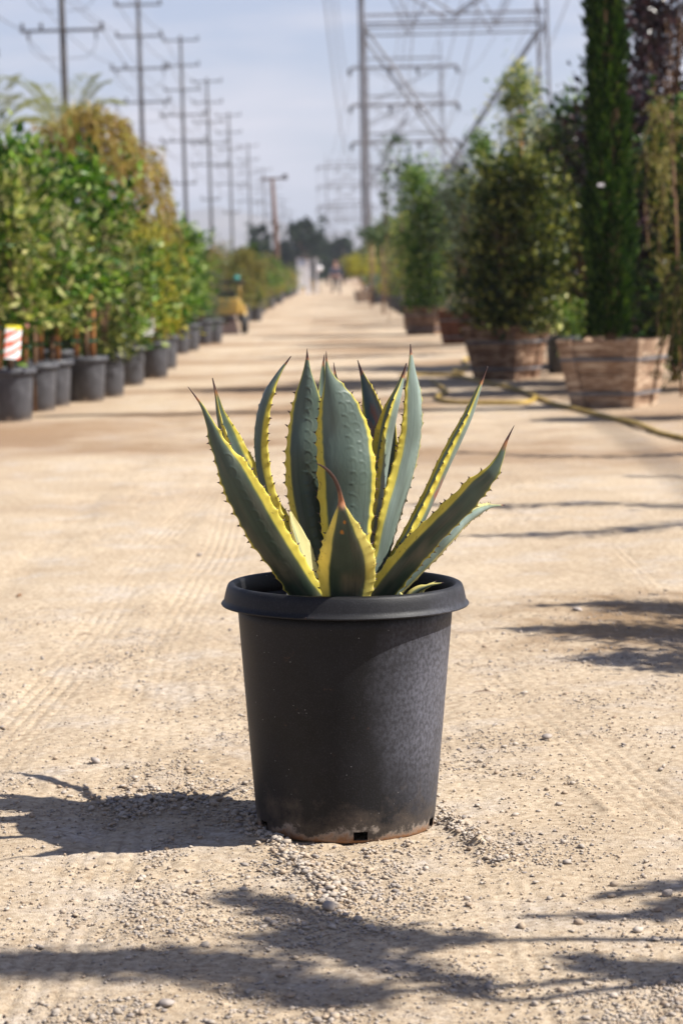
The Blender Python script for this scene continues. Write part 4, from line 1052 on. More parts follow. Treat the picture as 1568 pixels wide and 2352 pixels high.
tree('cream_bush', 1285, 26.2, 2.5, .50, .6, 6000, .06, 'cream', 'bushy cream-variegated shrub behind the gap between the first two boxes', 62, .45, 60)
tree('dark_tree', 1330, 26, 2.75, .58, .4, 7000, .08, 'deep', 'dark glossy tree left of the cypress', 63, .5, 70)
tree('dark_tree', 1345, 24.8, 1.7, .50, .3, 4200, .07, 'olive', 'low dark shrub behind the gap left of the cypress box', 64, .5, 50)
tree('purple_leaf_tree', 1545, 21.5, 4.4, .80, .5, 17000, .075, 'purple', 'purple-leaved tree at the right edge of the frame', 65, .6, 90, spread=.14)
tree('purple_leaf_tree', 1480, 25.2, 2.8, .75, .2, 11000, .085, 'purple', 'lower dark purple shrub right behind the cypress', 66, .6, 80)
tree('dark_tree', 1610, 20, 2.3, .7, .2, 11000, .085, 'deep', 'dark green tree beyond the right edge under the golden weeping branches', 67, .5, 70)
p = PD(1545, 620, 18.9)
t = empty('weeping_tree', (p.x, 18.9, 0), 0, 'golden weeping tree hanging in front of the purple tree', 'tree')
me, st = crown_weep(43, 2.5, .38, 17, 'gold', 1.25, .06, .95); obj('crown', me, t)
st.tube([(.05, 0, 0), (.03, 0, 1.2), (0, 0, 2.2)], [.012, .012, .01], 7); st.obj('trunk', M['bark'], t, True)
p = G(1572, 962)
t = empty('potted_weeping_tree', (p.x+.20, p.y+.1, 0), 0, 'trailing olive shrub in a dark pot at the right edge of the frame', 'potted plant')
add_pot(t, 1.0); me, st = crown_weep(44, 1.25, .36, 80, 'olive', 1.0, .07, .25); obj('crown', me, t)
st.tube([(0, 0, .3), (.03, 0, .8), (0, 0, 1.05)], [.03, .02, .01], 7); st.obj('trunk', M['bark'], t, True)
p = G(1295, 858); potted(p.x, p.y+.15, 'low', 3, 'small bright green plant in a dark pot between the first and second box', .50, .45, .95)
tree('slender_vine', 925, 43, 3.35, .13, .9, 420, .08, 'deep', 'thin leafy vine whip standing above the farthest box', 68, .5, 22, lambda t: 1.0, spread=.3)
tree('slender_vine', 890, 50, 3.6, .10, 1.5, 220, .09, 'grey', 'bare wispy sapling left of the thin vine', 69, .5, 16, lambda t: 1.0, spread=.3)
tree('green_tree', 1105, 36, 2.95, .36, 1.0, 2600, .07, 'green', 'green tree top showing behind the grey-green bush', 70)
tree('red_shrub', 1062, 40, 2.7, .45, .6, 3200, .07, 'purple', 'plum-brown shrub top behind the third box', 71)
tree('green_tree', 1000, 46, 2.6, .40, .6, 2600, .07, 'green', 'fresh green tree top behind the farthest box', 72)
tree('dark_tree', 1255, 33, 2.5, .55, .4, 4200, .07, 'deep', 'dark shrub behind the second box', 73)
kr = ['yellow', 'olive', 'varieg', 'grey', 'olive', 'yellow', 'low', 'olive', 'grey', 'yellow', 'olive', 'low', 'grey', 'yellow', 'olive']
for i, kd in enumerate(kr):
    y = 46+i*5.0
    for j in (0, 1):
        k2 = kd if j == 0 else kr[(i*4+2) % 15]
        xx = (1.85 if y < 74 else 2.0-.004*(y-74)) if j == 0 else 2.9
        potted(xx+rs.uniform(-.08, .08), y+j*2, k2, 1+(i+j) % 2,
               nth('%s, counting away from the camera, in the distant right %s' % (adj[k2], ('front row', 'back row')[j])),
               rs.uniform(.9, 1.15)*(1.3 if j else (1.2 if y < 74 else 1.65)), 1.3, group='distant potted plants, right side')
# round topiary in a small box and its neighbour
p = G(833, 694)
t = empty('boxed_topiary', (p.x, p.y, 0), 0, 'round yellow-green topiary on a bare trunk in a small box far up the lane', 'boxed tree')
wooden_box(t, .50, .38, .42, 'woodpale', R(12))
me, C = crown_bush(81, 1.62, .55, .98, 2600, .07, .5, 40, 'yellow', profile=lambda t: math.sin(math.pi*(t*.9+.05))**.5); obj('crown', me, t, (-.22, 0, 0))
MB().tube([(0, 0, .36), (.03, 0, .6), (-.12, 0, .85), (-.2, 0, 1.15)], [.05, .045, .04, .03], 8).obj('trunk', M['bark'], t, True)
p = G(864, 698); potted(p.x, p.y, 'blue', 1, 'blue-grey tuft in a black pot just right of the round topiary', 1.1, 1.3, 1.15)
palm(878, 62, 1.75, 12, .55, 'spiky dark yucca far up the lane on the right', 'deep', 8)
palm(850, 75, 2.1, 10, .5, 'small bare-stemmed yucca left of the larger one', 'deep', 9)
p = PD(858, 640, 84)
o = MB().tube([(p.x, 84, 0), (p.x, 84, 2.2)], .05, 10).obj('yellow_post', M['yellowp'], None, True); tag(o, 'plain yellow post standing in the distant right row', 'post')

# ------------------------------------------------------------------ trees outside the frame at the right whose shade falls on the lane
TE = 1/math.tan(SUN_EL)
def caster(px, py, z):
    g = G(px, py); return Vector((g.x+z*TE*math.sin(SUN_AZ), g.y+z*TE*math.cos(SUN_AZ), z))
def shade_tree(base, strokes, label, seed, mat='deep'):
    t = empty('overhanging_tree', base, 0, label, 'tree'); rs_ = np.random.RandomState(seed); bx = Vector(base)
    zc = min(c[0][2] for c in strokes)-.45
    b = MB(); b.tube([(0, 0, 0), (.03, 0, zc*.5), (0, 0, zc)], [.06, .05, .04], 8)
    Ps = []; Ds = []
    for s in strokes:
        pts = [caster(a, c, z)-bx for a, c, z, w, d in s]
        b.tube([(0, 0, zc)]+[tuple(pts[0].lerp(Vector((0, 0, zc)), .5)+Vector((0, 0, .06)))]+[tuple(p) for p in pts], [.03, .016]+[.010*(1-.7*i/len(pts)) for i in range(len(pts))], 5)
        for i in range(len(pts)-1):
            n = int((s[i][4]+s[i+1][4])/2*1.7)
            tt = rs_.rand(n)[:, None]; P = np.array(pts[i])[None]*(1-tt)+np.array(pts[i+1])[None]*tt
            w = s[i][3]*(1-tt)+s[i+1][3]*tt
            P = P+rs_.randn(n, 3)*w*np.array([.8, .8, .5]); Ps.append(P)
            Ds.append(np.tile(np.array(pts[i+1]-pts[i])/max((pts[i+1]-pts[i]).length, .01), (n, 1))+rs_.randn(n, 3)*.6)
    V, F_ = leafquads(np.concatenate(Ps), np.concatenate(Ds), .05*(.6+.8*rs_.rand(sum(len(p) for p in Ps))), .4, rs_)
    obj('crown', mesh('crown', V, F_, M[mat]), t); b.obj('trunk', M['bark'], t, True)
    return t
# strokes: picture point of the shadow, height of the branch, spread, leaves
shade_tree((2.75, 3.3, 0), [
    [(900, 2285, 2.3, .03, 70), (760, 2295, 2.35, .04, 90), (600, 2250, 2.4, .045, 150), (430, 2200, 2.5, .045, 200), (250, 2215, 2.6, .04, 170), (110, 2205, 2.65, .04, 130), (-60, 2210, 2.7, .04, 90), (-220, 2210, 2.75, .04, 60)],
    [(1150, 2160, 1.9, .015, 20), (980, 2165, 1.95, .025, 70), (800, 2150, 2.0, .035, 130), (680, 2105, 2.05, .035, 90), (540, 2062, 2.1, .02, 25)],
    [(1130, 2300, 1.9, .02, 20), (960, 2240, 1.95, .035, 80), (840, 2195, 2.0, .03, 80), (720, 2175, 2.05, .035, 70), (640, 2150, 2.1, .03, 30)]],
    'leafy tree standing beside the lane right of the camera, shading the foreground', 91)
shade_tree((2.55, 4.2, 0), [
    [(1900, 2230, 1.5, .05, 60), (1650, 2240, 1.6, .045, 110), (1470, 2235, 1.65, .035, 90), (1350, 2205, 1.7, .015, 20)],
    [(1800, 2100, 1.5, .04, 60), (1600, 2075, 1.6, .03, 60), (1480, 2105, 1.7, .015, 25), (1290, 2108, 1.75, .008, 10)],
    [(1800, 2010, 1.5, .04, 60), (1620, 2030, 1.6, .03, 50), (1500, 2040, 1.7, .015, 14), (1400, 2055, 1.75, .01, 8)]],
    'second leafy tree beside the lane, right of the pot', 92)
shade_tree((2.5, 6.6, 0), [
    [(1900, 1420, 1.4, 0.135, 418), (1650, 1400, 1.5, 0.135, 494), (1520, 1395, 1.6, 0.090, 285), (1400, 1388, 1.65, 0.030, 57), (1230, 1395, 1.7, 0.018, 26)],
    [(1900, 1480, 1.4, 0.135, 418), (1650, 1470, 1.5, 0.135, 494), (1520, 1450, 1.6, 0.105, 323), (1400, 1448, 1.65, 0.075, 209), (1200, 1440, 1.7, 0.022, 38)],
    [(1900, 1540, 1.4, 0.090, 152), (1650, 1530, 1.5, 0.105, 361), (1520, 1515, 1.6, 0.090, 228), (1370, 1510, 1.65, 0.030, 38)]],
    'third leafy tree beside the lane, its shade on the brown stain', 93)
shade_tree((2.9, 10.0, 0), [
    [(1900, 1165, 1.7, .11, 200), (1600, 1165, 1.8, .10, 220), (1350, 1155, 2.0, .06, 130), (1120, 1165, 2.2, .06, 130), (950, 1160, 2.3, .03, 20)],
    [(1900, 1210, 1.7, .11, 200), (1600, 1200, 1.8, .09, 190), (1380, 1222, 2.0, .08, 170), (1200, 1228, 2.1, .05, 80), (1040, 1228, 2.2, .02, 8)]],
    'fourth leafy tree beside the lane, before the boxes', 94)
shade_tree((3.1, 13.0, 0), [
    [(1900, 1040, 1.7, .10, 160), (1600, 1045, 1.8, .08, 160), (1400, 1050, 2.0, .07, 180), (1200, 1045, 2.2, .06, 130), (1020, 1040, 2.3, .02, 16)],
    [(1900, 1080, 1.7, .10, 120), (1600, 1090, 1.8, .06, 90), (1450, 1095, 1.9, .03, 30)]],
    'fifth leafy tree beside the lane, nearest the hose', 95)

# ------------------------------------------------------------------ hose
Z1 = lambda a, b: G((1100+a/1.712)/1.2857, (500+b/1.712)/1.2857)
def hose(pts, lab):
    P = [Z1(a, b) for a, b in pts]; P3 = np.array([(p.x, p.y, 0, 1.) for p in P]); S = cr_spline(P3, len(P)*7)
    o = MB().tube([(a, b, .014) for a, b, c, d in S], .0165, 10).obj('garden_hose', M['hose'], None, True); tag(o, lab, 'hose'); return o
hose([(1800, 1440), (1568, 1372), (1450, 1345), (1340, 1300), (1200, 1265), (1080, 1235), (980, 1210), (900, 1190), (830, 1160), (760, 1130), (660, 1104), (540, 1078), (480, 1062), (380, 1047), (300, 1045), (220, 1045), (140, 1050)],
     'yellow watering hose running from the right edge across the lane')
hose([(812, 1152), (815, 1172), (760, 1188), (640, 1190), (500, 1190), (380, 1182), (325, 1166), (345, 1145), (372, 1130), (335, 1100), (296, 1072)],
     'loop of yellow hose lying in front of the dark box')
hose([(560, 958), (500, 960), (458, 970), (474, 990), (490, 1005), (420, 1020), (412, 1032), (455, 1040)], 'small kinked coil of yellow hose beside the dark box')

# ------------------------------------------------------------------ tags and labels in the left row
def blob_tag(px, py, Y, w, h, mat, label, tilt=0, name='plant_tag', curve=True):
    p = PD(px, py, Y); b = MB(); n = 8
    for i in range(n):
        x0 = -w/2+w*i/n; x1 = x0+w/n; f = lambda x: .12*w*math.cos(x/w*2.4)
        b.hexa([(x0, -f(x0), -h/2), (x1, -f(x1), -h/2), (x1, -f(x1)+.002, -h/2), (x0, -f(x0)+.002, -h/2),
                (x0, -f(x0), h/2), (x1, -f(x1), h/2), (x1, -f(x1)+.002, h/2), (x0, -f(x0)+.002, h/2)])
    o = b.obj(name, mat); o.location = p; o.rotation_euler = (0, tilt, .35); tag(o, label, 'tag'); return o
def stripe_mat():
    m_, n, b = nodemat('red_striped_card'); N = n.nodes.new; K = n.links.new
    t = N('ShaderNodeTexCoord'); w = N('ShaderNodeTexWave'); w.inputs['Scale'].default_value = 5.2; w.bands_direction = 'Z'
    w.inputs['Distortion'].default_value = 3.0; w.inputs['Detail Scale'].default_value = 3
    mp_ = N('ShaderNodeMapping'); mp_.inputs['Rotation'].default_value = (0, .55, 0)
    K(t.outputs['Object'], mp_.inputs[0]); K(mp_.outputs[0], w.inputs[0])
    r = N('ShaderNodeValToRGB'); e = r.color_ramp.elements; e[0].position = .25; e[1].position = .5
    e[0].color = (.75, .13, .05, 1); e[1].color = (.85, .83, .82, 1); K(w.outputs['Fac'], r.inputs[0])
    sx = N('ShaderNodeSeparateXYZ'); K(t.outputs['Object'], sx.inputs[0]); gt = N('ShaderNodeMath'); gt.operation = 'GREATER_THAN'; gt.inputs[1].default_value = .095
    K(sx.outputs['Z'], gt.inputs[0]); q = N('ShaderNodeMixRGB'); q.inputs[2].default_value = (.72, .66, .03, 1)
    K(gt.outputs[0], q.inputs[0]); K(r.outputs[0], q.inputs[1]); K(q.outputs[0], b.inputs['Base Color']); return m_
blob_tag(30, 786, 17.3, .115, .24, stripe_mat(), 'white and red striped care card with yellow top in the nearest left pot', .10)
M['cardy'] = flat('pink_orange_card', (.60, .25, .22), .5, var=.6, scale=30)
blob_tag(60, 728, 19.0, .07, .15, M['cardy'], 'pink and orange flower card hanging above the striped one', .2)
blob_tag(250, 662, 24.5, .07, .15, M['white'], 'white oval tag hanging in the left shrubs', -.1)
blob_tag(340, 752, 24.3, .12, .16, M['white'], 'pale paper label low in the left row', .1)
blob_tag(347, 572, 33, .08, .12, flat('light_blue_card', (.30, .52, .68), .5), 'small light-blue tag in the shrubs below the second pole', .2)

# ------------------------------------------------------------------ yellow machine
p = G(536, 768)
ma = empty('yellow_loader', (p.x, p.y+.3, 0), 0, 'small yellow loader machine with dark bucket parked among the left pots', 'machine')
def bev(o, w=.02, s=2):
    md = o.modifiers.new('bevel', 'BEVEL'); md.width = w; md.segments = s; return o
bev(MB().box((-.1, .25, .50), (.46, .8, .30)).obj('body', M['yellowp'], ma), .05, 3)
b = MB(); b.hexa([(-.22, -.18, .0), (.10, -.18, .0), (.10, .02, .02), (-.22, .02, .02), (-.26, -.08, .30), (.04, -.08, .30), (.04, .02, .30), (-.26, .02, .30)])
bev(b.obj('bucket', M['rust'], ma), .012)
b = MB(); b.tube([(.18, -.05, .10), (.20, .05, .36), (.16, .4, .5)], [.045, .05, .05], 8); b.obj('lift_arm', M['yellowp'], ma, True)
for sx in (-.28, .12): MB().tube([(sx, .1, .62), (sx, .12, .92)], .022, 8).obj('roll_bar', M['yellowp'], ma, True)
bev(MB().box((-.12, .2, .94), (.62, .6, .05)).obj('canopy', M['black'], ma), .015)
bev(MB().box((-.1, .0, .72), (.30, .12, .14)).obj('control_panel', M['black'], ma), .02)
MB().tube([(.06, 0, .98), (.10, 0, 1.05)], .05, 10).obj('teal_tag', M['teal'], ma, True)  # teal plant tag beside the machine, not a lamp on it
for sy in (.0, .5):
    w = obj('wheel', lathe([(.05, -.05), (.15, -.055), (.17, -.03), (.17, .03), (.15, .055), (.05, .05)], 24, M['black'], 'wheel', close=True), ma, (.19, sy+.02, .17), (0, math.pi/2, 0))

# ------------------------------------------------------------------ booth, jug and person far up the lane
Yb = 135.0; p = PD(706, 660, Yb)
bt = empty('white_booth', (p.x, Yb, 0), 0, 'white booth frame with panels standing at the left end of the lane', 'booth')
for x in (-.52, .52):
    for y_ in (0, 1.0): MB().box((x, y_, 1.0), (.09, .09, 2.0)).obj('post', M['white'], bt)
MB().box((0, .5, 2.04), (1.22, 1.2, .08)).obj('roof', M['steel'], bt)
MB().box((-.28, -.0, 1.2), (.36, .05, 1.5)).obj('panel', M['white'], bt)
MB().box((.06, .0, .95), (.26, .05, 1.9)).obj('panel', M['white'], bt)
MB().box((.34, .02, 1.0), (.10, .06, 1.9)).obj('frame_bar', M['steel'], bt)
MB().box((-.28, -.04, 1.78), (.30, .03, .26)).obj('window', flat('pale_blue_glass', (.35, .42, .55), .2), bt)
j = obj('yellow_jug', lathe([(.001, 0), (.20, 0), (.21, .05), (.21, .55), (.17, .66), (.06, .70), (.001, .70)], 20, M['yellowp'], 'yellow_jug')); q = G(716, 664); j.location = (q.x, q.y, 0); tag(j, 'yellow upright drum beside the white booth', 'drum')
q = PD(733, 617, 128); j = obj('white_ball_sign', lathe([(.001, -.16), (.12, -.12), (.16, 0), (.12, .12), (.001, .16)], 16, M['white'], 'white_ball_sign'), None, q); 
tag(j, 'small white round disc sign to the right of the booth', 'sign')
o = MB().tube([(q.x, q.y, 0), (q.x, q.y, q.z-.14)], .02, 6).obj('post', M['steel'], None, True); o.parent = j; o.location = -q

def person(px, py, label):
    g = G(px, py); root = empty('person', (g.x, g.y, 0), 0, label, 'person')
    def skin(name, J, E, mat, sub=1):
        me_ = bpy.data.meshes.new(name); me_.from_pydata([j[:3] for j in J], E, []); o_ = obj(name, me_, root)
        md = o_.modifiers.new('skin', 'SKIN')
        for i, jj in enumerate(J):
            sv = me_.skin_vertices[0].data[i]; sv.radius = (jj[3], jj[4] if len(jj) > 4 else jj[3]); sv.use_root = (i == 0)
        ss = o_.modifiers.new('sub', 'SUBSURF'); ss.levels = sub; ss.render_levels = sub
        me_.materials.append(mat); return o_
    skinm = flat('skin', (.42, .24, .17), .5)
    body = [(0, 0, .95, .13, .10), (0, 0, 1.15, .12, .09), (0, .01, 1.38, .15, .10), (0, -.01, 1.50, .055), (0, -.03, 1.56, .06), (0, -.03, 1.66, .095, .105), (0, -.03, 1.74, .07),
            (.19, 0, 1.40, .05), (.25, .06, 1.13, .04), (.24, -.06, .90, .03), (.24, -.1, .82, .035),
            (-.19, 0, 1.40, .05), (-.25, -.10, 1.14, .04), (-.24, -.22, .93, .03), (-.24, -.26, .86, .035),
            (.09, 0, .88, .08), (.13, -.16, .50, .055), (.20, -.12, .10, .04), (.22, -.26, .05, .035),
            (-.09, 0, .88, .08), (-.12, .10, .48, .055), (-.20, .35, .16, .04), (-.22, .27, .06, .035)]
    E = [(0, 1), (1, 2), (2, 3), (3, 4), (4, 5), (5, 6), (2, 7), (7, 8), (8, 9), (9, 10), (2, 11), (11, 12), (12, 13), (13, 14), (0, 15), (15, 16), (16, 17), (17, 18), (0, 19), (19, 20), (20, 21), (21, 22)]
    skin('body', body, E, skinm)
    s_ = 1.16; sh_ = [(0, 0, .98, .16, .125), (0, 0, 1.15, .14, .11), (0, .01, 1.38, .17, .12), (.19, 0, 1.40, .065), (.25, .05, 1.16, .055), (.25, -.03, .98, .042), (-.19, 0, 1.40, .065), (-.25, -.08, 1.17, .055), (-.25, -.17, 1.0, .042)]
    skin('shirt', sh_, [(0, 1), (1, 2), (2, 3), (3, 4), (4, 5), (2, 6), (6, 7), (7, 8)], flat('slate_blue_cloth', (.055, .058, .10), .9))
    tr_ = [(0, 0, .96, .145, .115), (.09, 0, .86, .09), (.13, -.16, .50, .07), (.19, -.12, .12, .055), (-.09, 0, .86, .09), (-.12, .10, .48, .07), (-.20, .34, .18, .055)]
    skin('trousers', tr_, [(0, 1), (1, 2), (2, 3), (0, 4), (4, 5), (5, 6)], flat('dark_trouser_cloth', (.035, .032, .045), .9))
    skin('hair', [(0, .0, 1.72, .09, .09), (0, -.02, 1.77, .08, .09), (0, .05, 1.66, .06)], [(0, 1), (0, 2)], flat('dark_hair', (.02, .015, .013), .6))
    # small facial features
    MB().box((.035, -.125, 1.67), (.02, .012, .012)).obj('eye', M['black'], root); MB().box((-.035, -.125, 1.67), (.02, .012, .012)).obj('eye', M['black'], root)
    MB().hexa([(-.015, -.15, 1.62), (.015, -.15, 1.62), (.012, -.11, 1.62), (-.012, -.11, 1.62), (-.006, -.13, 1.67), (.006, -.13, 1.67), (.006, -.11, 1.67), (-.006, -.11, 1.67)]).obj('nose', skinm, root)
    return root
person(772, 680, 'person in dark blue-grey clothes walking on the lane in the distance')

# ------------------------------------------------------------------ utility poles
def pole(root, H=26.3, arms=((25.8, 1.9, 0), (23.2, 1.9, 0), (20.7, 1.9, 0), (18.1, 2.4, 1), (15.4, 2.4, 1), (11.0, 1.2, 0)), low=True):
    MB().tube([(0, 0, 0), (0, 0, H*.5), (0, 0, H)], [.23, .19, .14], 10).obj('pole_shaft', M['pole'], root, True)
    for z, w, ins in arms:
        MB().box((0, -.2, z), (w*2, .13, .15)).obj('crossarm', M['pole'], root)
        for x in (-w+.12, -w*.5, w-.12):
            if ins or x != -w*.5:
                MB().tube([(x, -.2, z+.08), (x, -.2, z+.28), (x, -.2, z+.46)], [.05, .12, .07], 8).obj('insulator', M['insul'], root, True)
        if ins:
            for s in (-1, 1):
                MB().tube([(s*(w-.5), -.2, z-.08), (s*(w-.45), -.2, z-.5)], .07, 6).obj('insulator', M['insul'], root, True)
                MB().tube([(s*(w-.45), -.2, z-.5), (s*(w-.6), -.2, z-1.1), (s*(w-1.1), -.2, z-1.55), (s*.3, -.2, z-1.6)], .022, 4, False).obj('jumper_wire', M['wire'], root, True)
XP = -15.0
poles_y = [141, 199, 256, 310, 375, 463, 567, 680, 800, 940]
labs = ['nearest utility pole at the far left, rising out of the palm', 'second utility pole, tall with five crossarms, above the weeping tree', 'third utility pole from the left, its top in view',
        'fourth utility pole from the left', 'fifth utility pole from the left', 'sixth utility pole from the left', 'seventh utility pole, close beside the sixth', 'small distant utility pole right of the brown pole',
        'tiny utility pole near the end of the line', 'farthest tiny utility pole of the left line']
proto = None
def copy_tree(o, parent=None):
    c = o.copy(); COL.objects.link(c); c.parent = parent
    for ch in list(o.children): copy_tree(ch, c)
    return c
for i, (y_, lb) in enumerate(zip(poles_y, labs)):
    if proto is None:
        proto = empty('utility_pole', (XP, y_, 0), 0); pole(proto); r_ = proto
    else:
        r_ = copy_tree(proto); r_.location = (XP, y_, 0)
    tag(r_, lb, 'utility pole', 'utility poles in a line along the left side')
r_ = empty('utility_pole', PD(-12, 645, 165)*Vector((1, 1, 0)) if False else (PD(-30, 645, 150).x, 150, 0), 0, 'utility pole cut off by the left edge, only one arm tip in view', 'utility pole')
pole(r_, 17, ((14.9, 1.35, 0),))
# brown light pole with a lamp arm in the middle distance
p = PD(641, 640, 118)
lp = empty('lamp_pole', (p.x, 118, 0), 0, 'brown wooden pole with a short crossbar and floodlight, left of the lane', 'lamp pole')
top = PD(625, 412, 118)-Vector((p.x, 118, 0)); MB().tube([(0, 0, 0), tuple(top*.5), tuple(top)], [.16, .13, .09], 10).obj('pole_shaft', M['polebrown'], lp, True)
MB().box((top.x, top.y, top.z+.03), (1.15, .12, .10)).obj('crossbar', M['polebrown'], lp)
bev(MB().box((top.x+.62, top.y-.05, top.z+.10), (.24, .2, .26)).obj('floodlight', M['steel'], lp), .03)

# wires between the poles
def wire(pts, rad, lab, sag=1.2, group='wires'):
    P = []
    for a, b_ in zip(pts[:-1], pts[1:]):
        a, b_ = Vector(a), Vector(b_)
        for i in range(10):
            t_ = i/10; q_ = a.lerp(b_, t_); q_.z -= 4*sag*t_*(1-t_); P.append(q_)
    P.append(Vector(pts[-1])); o_ = MB().tube(P, rad, 4, False).obj('power_line', M['wire']); tag(o_, lab, 'wire', group)
wy = [20]+poles_y
for z, xo, lv in ((14.95+.5, -2.3, 'lowest'), (14.95+.5, 2.3, 'lowest'), (18.6, -2.3, 'middle'), (18.6, 2.3, 'middle'), (21.1, -1.8, 'upper'), (21.1, 1.8, 'upper')):
    wire([(XP+xo, y_, z) for y_ in wy], .028, 'thin %s power line on the %s side of the utility poles' % (lv, 'left' if xo < 0 else 'right'), .9, 'power lines on the utility poles')

# ------------------------------------------------------------------ lattice towers
def bar(root, name, a, b_, r_=.09):
    MB().tube([a, b_], r_*.56, 4).obj(name, M['steel'], root)
def tower(root):
    hx, hy = 5.5, 2.4; zb = 16.8; arms = (20.5, 26.0, 31.5); top = 34.5
    for sx in (-1, 1):
        for sy in (-1, 1):
            bar(root, 'leg', (sx*(hx+.3), sy*(hy+.3), 0), (sx*hx, sy*hy, arms[-1]), .15)
        for sy in (-1, 1): bar(root, 'peak', (sx*hx, sy*hy, arms[-1]), (sx*hx, 0, top+1), .08)
        # lacing between the front and back leg of each side
        n = 12; b = MB()
        for k in range(n):
            z0, z1 = arms[-1]*k/n, arms[-1]*(k+1)/n; s = 1 if k % 2 else -1
            b.tube([(sx*hx, s*hy, z0), (sx*hx, -s*hy, z1)], .05, 4)
            b.tube([(sx*hx, -hy, z1), (sx*hx, hy, z1)], .04, 4)
        b.obj('lacing', M['steel'], root)
    for sy in (-1, 1):
        y_ = sy*hy
        bar(root, 'brace', (-hx, y_, zb-.8), (hx, y_, .3), .13); bar(root, 'brace', (hx, y_, zb-.8), (-hx, y_, .3), .13)
        bar(root, 'girder', (-hx, y_, zb), (hx, y_, zb), .12); bar(root, 'girder', (-hx, y_, zb-.75), (hx, y_, zb-.75), .10)
        bar(root, 'brace', (0, y_, zb), (-hx, y_, arms[0]), .11); bar(root, 'brace', (0, y_, zb), (hx, y_, arms[0]), .11)
        bar(root, 'brace', (-2.6, y_, zb-.7), (-3.8, y_, zb+1.9), .07); bar(root, 'brace', (2.6, y_, zb-.7), (3.8, y_, zb+1.9), .07)
        bar(root, 'brace', (-2.6, y_, zb-.7), (-1.5, y_, zb+1.2), .07); bar(root, 'brace', (2.6, y_, zb-.7), (1.5, y_, zb+1.2), .07)
        bar(root, 'secondary_brace', (hx, y_, 10.3), (hx*.55, y_, 11.3), .05); bar(root, 'secondary_brace', (hx, y_, 6.3), (hx*.52, y_, 11.0), .05)
        bar(root, 'secondary_brace', (-hx, y_, 10.3), (-hx*.55, y_, 11.3), .05); bar(root, 'secondary_brace', (-hx, y_, 6.3), (-hx*.52, y_, 11.0), .05)
        for a, c in zip(arms[:-1], arms[1:]):
            bar(root, 'brace', (-hx, y_, a), (hx, y_, c), .08); bar(root, 'brace', (hx, y_, a), (-hx, y_, c), .08)
    for z in arms:
        for sy in (-1, 1):
            bar(root, 'crossarm', (-8, 0, z), (8, 0, z), .36) if sy < 0 else bar(root, 'crossarm_chord', (-hx, 0, z+1.3), (hx, 0, z+1.3), .22)
        for sx in (-1, 1): bar(root, 'crossarm_tie', (sx*8, 0, z), (sx*hx, 0, z+1.3), .06)
        for x in (-8, -2.1, 2.1, 8): MB().tube([(x, 0, z-.1), (x, 0, z-.5), (x, 0, z-1.1)], [.25, .34, .16], 8).obj('insulator', M['insul'], root, True)
tw = []
for px, Y, lb in ((1050, 153, 'nearest steel lattice tower, its two wide legs and crossed braces above the right row'),
                  (938, 364, 'second lattice tower with three crossarms, framed inside the nearest one'),
                  (800, 690, 'third lattice tower, small and pale in the distance'),
                  (769, 1150, 'farthest lattice tower, tiny beside the third')):
    p = PD(px, 630, Y)
    if not tw: r_ = empty('lattice_tower', (p.x, Y, 0), R(1.5)); tower(r_)
    else: r_ = copy_tree(tw[0]); r_.location = (p.x, Y, 0)
    tag(r_, lb, 'lattice tower', 'steel lattice towers in a line'); tw.append(r_)
tp = [Vector((tw[0].location.x-1, -70, 0))]+[t_.location.copy() for t_ in tw]
for z in (19.4, 24.9, 30.4):
    for xo in (-8, -2.1, 2.1, 8):
        wire([(q.x+xo, q.y, z) for q in tp], .034, 'thin high-voltage line on the %s crossarms, %s' % ({19.4: 'lower', 24.9: 'middle', 30.4: 'top'}[z], {-8: 'outer left', -2.1: 'inner left', 2.1: 'inner right', 8: 'outer right'}[xo]), 5, 'high-voltage lines between the towers')

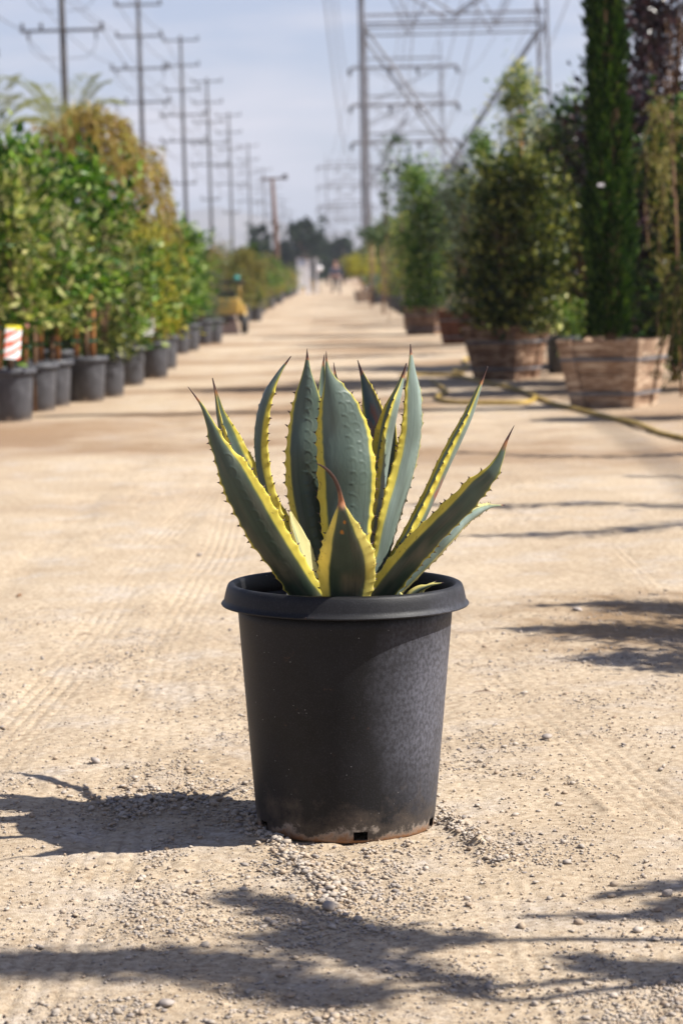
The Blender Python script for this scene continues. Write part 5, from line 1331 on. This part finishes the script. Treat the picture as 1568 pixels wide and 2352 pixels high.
# ------------------------------------------------------------------ far trees and hills
def far_tree(px, Y, ytop, wpx, lab, seed):
    p = PD(px, 630, Y); H = 1.02+(632-ytop)/FPX*Y; Rr = wpx/FPX*Y/2
    t_ = empty('broadleaf_tree', (p.x, Y, 0), 0, lab, 'tree', 'dark trees closing the end of the lane')
    me, C = crown_bush(seed, H, Rr, .8, 3600, .42, .7, 60, 'far', profile=lambda t: math.sin(math.pi*min(t*.6+.4, 1))**.5 if t > .5 else 1.0, spread=.07, core=.92)
    obj('crown', me, t_); obj('trunk', twigs(C, 1.2, .2, 0), t_)
far_tree(698, 235, 512, 118, 'largest dark round tree at the end of the lane', 101)
far_tree(603, 250, 524, 66, 'smaller dark tree left of the largest one at the end of the lane', 102)
far_tree(788, 260, 556, 74, 'low dark tree right of the largest one at the end of the lane', 103)
far_tree(752, 265, 566, 50, 'dark tree filling the gap behind the walking person', 104)
far_tree(655, 262, 560, 60, 'dark tree behind the lamp pole', 105)
far_tree(560, 280, 575, 90, 'dark distant tree above the far left row', 106)
far_tree(850, 300, 575, 80, 'dark distant tree behind the round topiary', 107)
far_tree(930, 310, 570, 110, 'dark distant tree behind the far right row', 108)
far_tree(470, 300, 575, 110, 'dark distant tree behind the left block', 109)
hx_ = np.linspace(-1400, 1400, 141); hyy = np.linspace(2500, 3900, 22)
HX, HY = np.meshgrid(hx_, hyy); u = HX/3000*FPX+776
prof_ = np.interp(u, [-1500, 200, 420, 520, 620, 700, 780, 900, 1100, 3000], [90, 95, 88, 92, 78, 62, 52, 66, 80, 60])
HZ = prof_*np.exp(-((HY-3050)/330)**2)*(.86+.28*fbm(HX/160, HY/200, 4))-1
ii = (np.arange(21)[:, None]*141+np.arange(140)[None]).ravel()
hl = obj('hills', mesh('hills', np.stack([HX.ravel(), HY.ravel(), HZ.ravel()], 1), np.stack([ii, ii+1, ii+142, ii+141], 1), noise_mat('dry_scrub_hill', (.13, .12, .11), (.21, .19, .17), .01, .95, .1), True))
tag(hl, 'faint lavender hills along the horizon', kind='structure')

# ------------------------------------------------------------------ haze
hz = MB().box((0, 1900, 58), (8400, 4600, 124)).obj('haze', None) if False else None
b = MB().box((0, 1850, 59.5), (8200, 4500, 123)); me = bpy.data.meshes.new('haze'); me.from_pydata(b.V, [], b.F)
hm = bpy.data.materials.new('haze_air'); hm.use_nodes = True; hn = hm.node_tree; hn.nodes.clear()
pv = hn.nodes.new('ShaderNodeVolumePrincipled'); ho = hn.nodes.new('ShaderNodeOutputMaterial')
pv.inputs['Color'].default_value = (.86, .90, 1, 1); pv.inputs['Density'].default_value = .00034; pv.inputs['Anisotropy'].default_value = .3
hn.links.new(pv.outputs[0], ho.inputs['Volume']); me.materials.append(hm)
hz = obj('haze', me); tag(hz, kind='stuff')
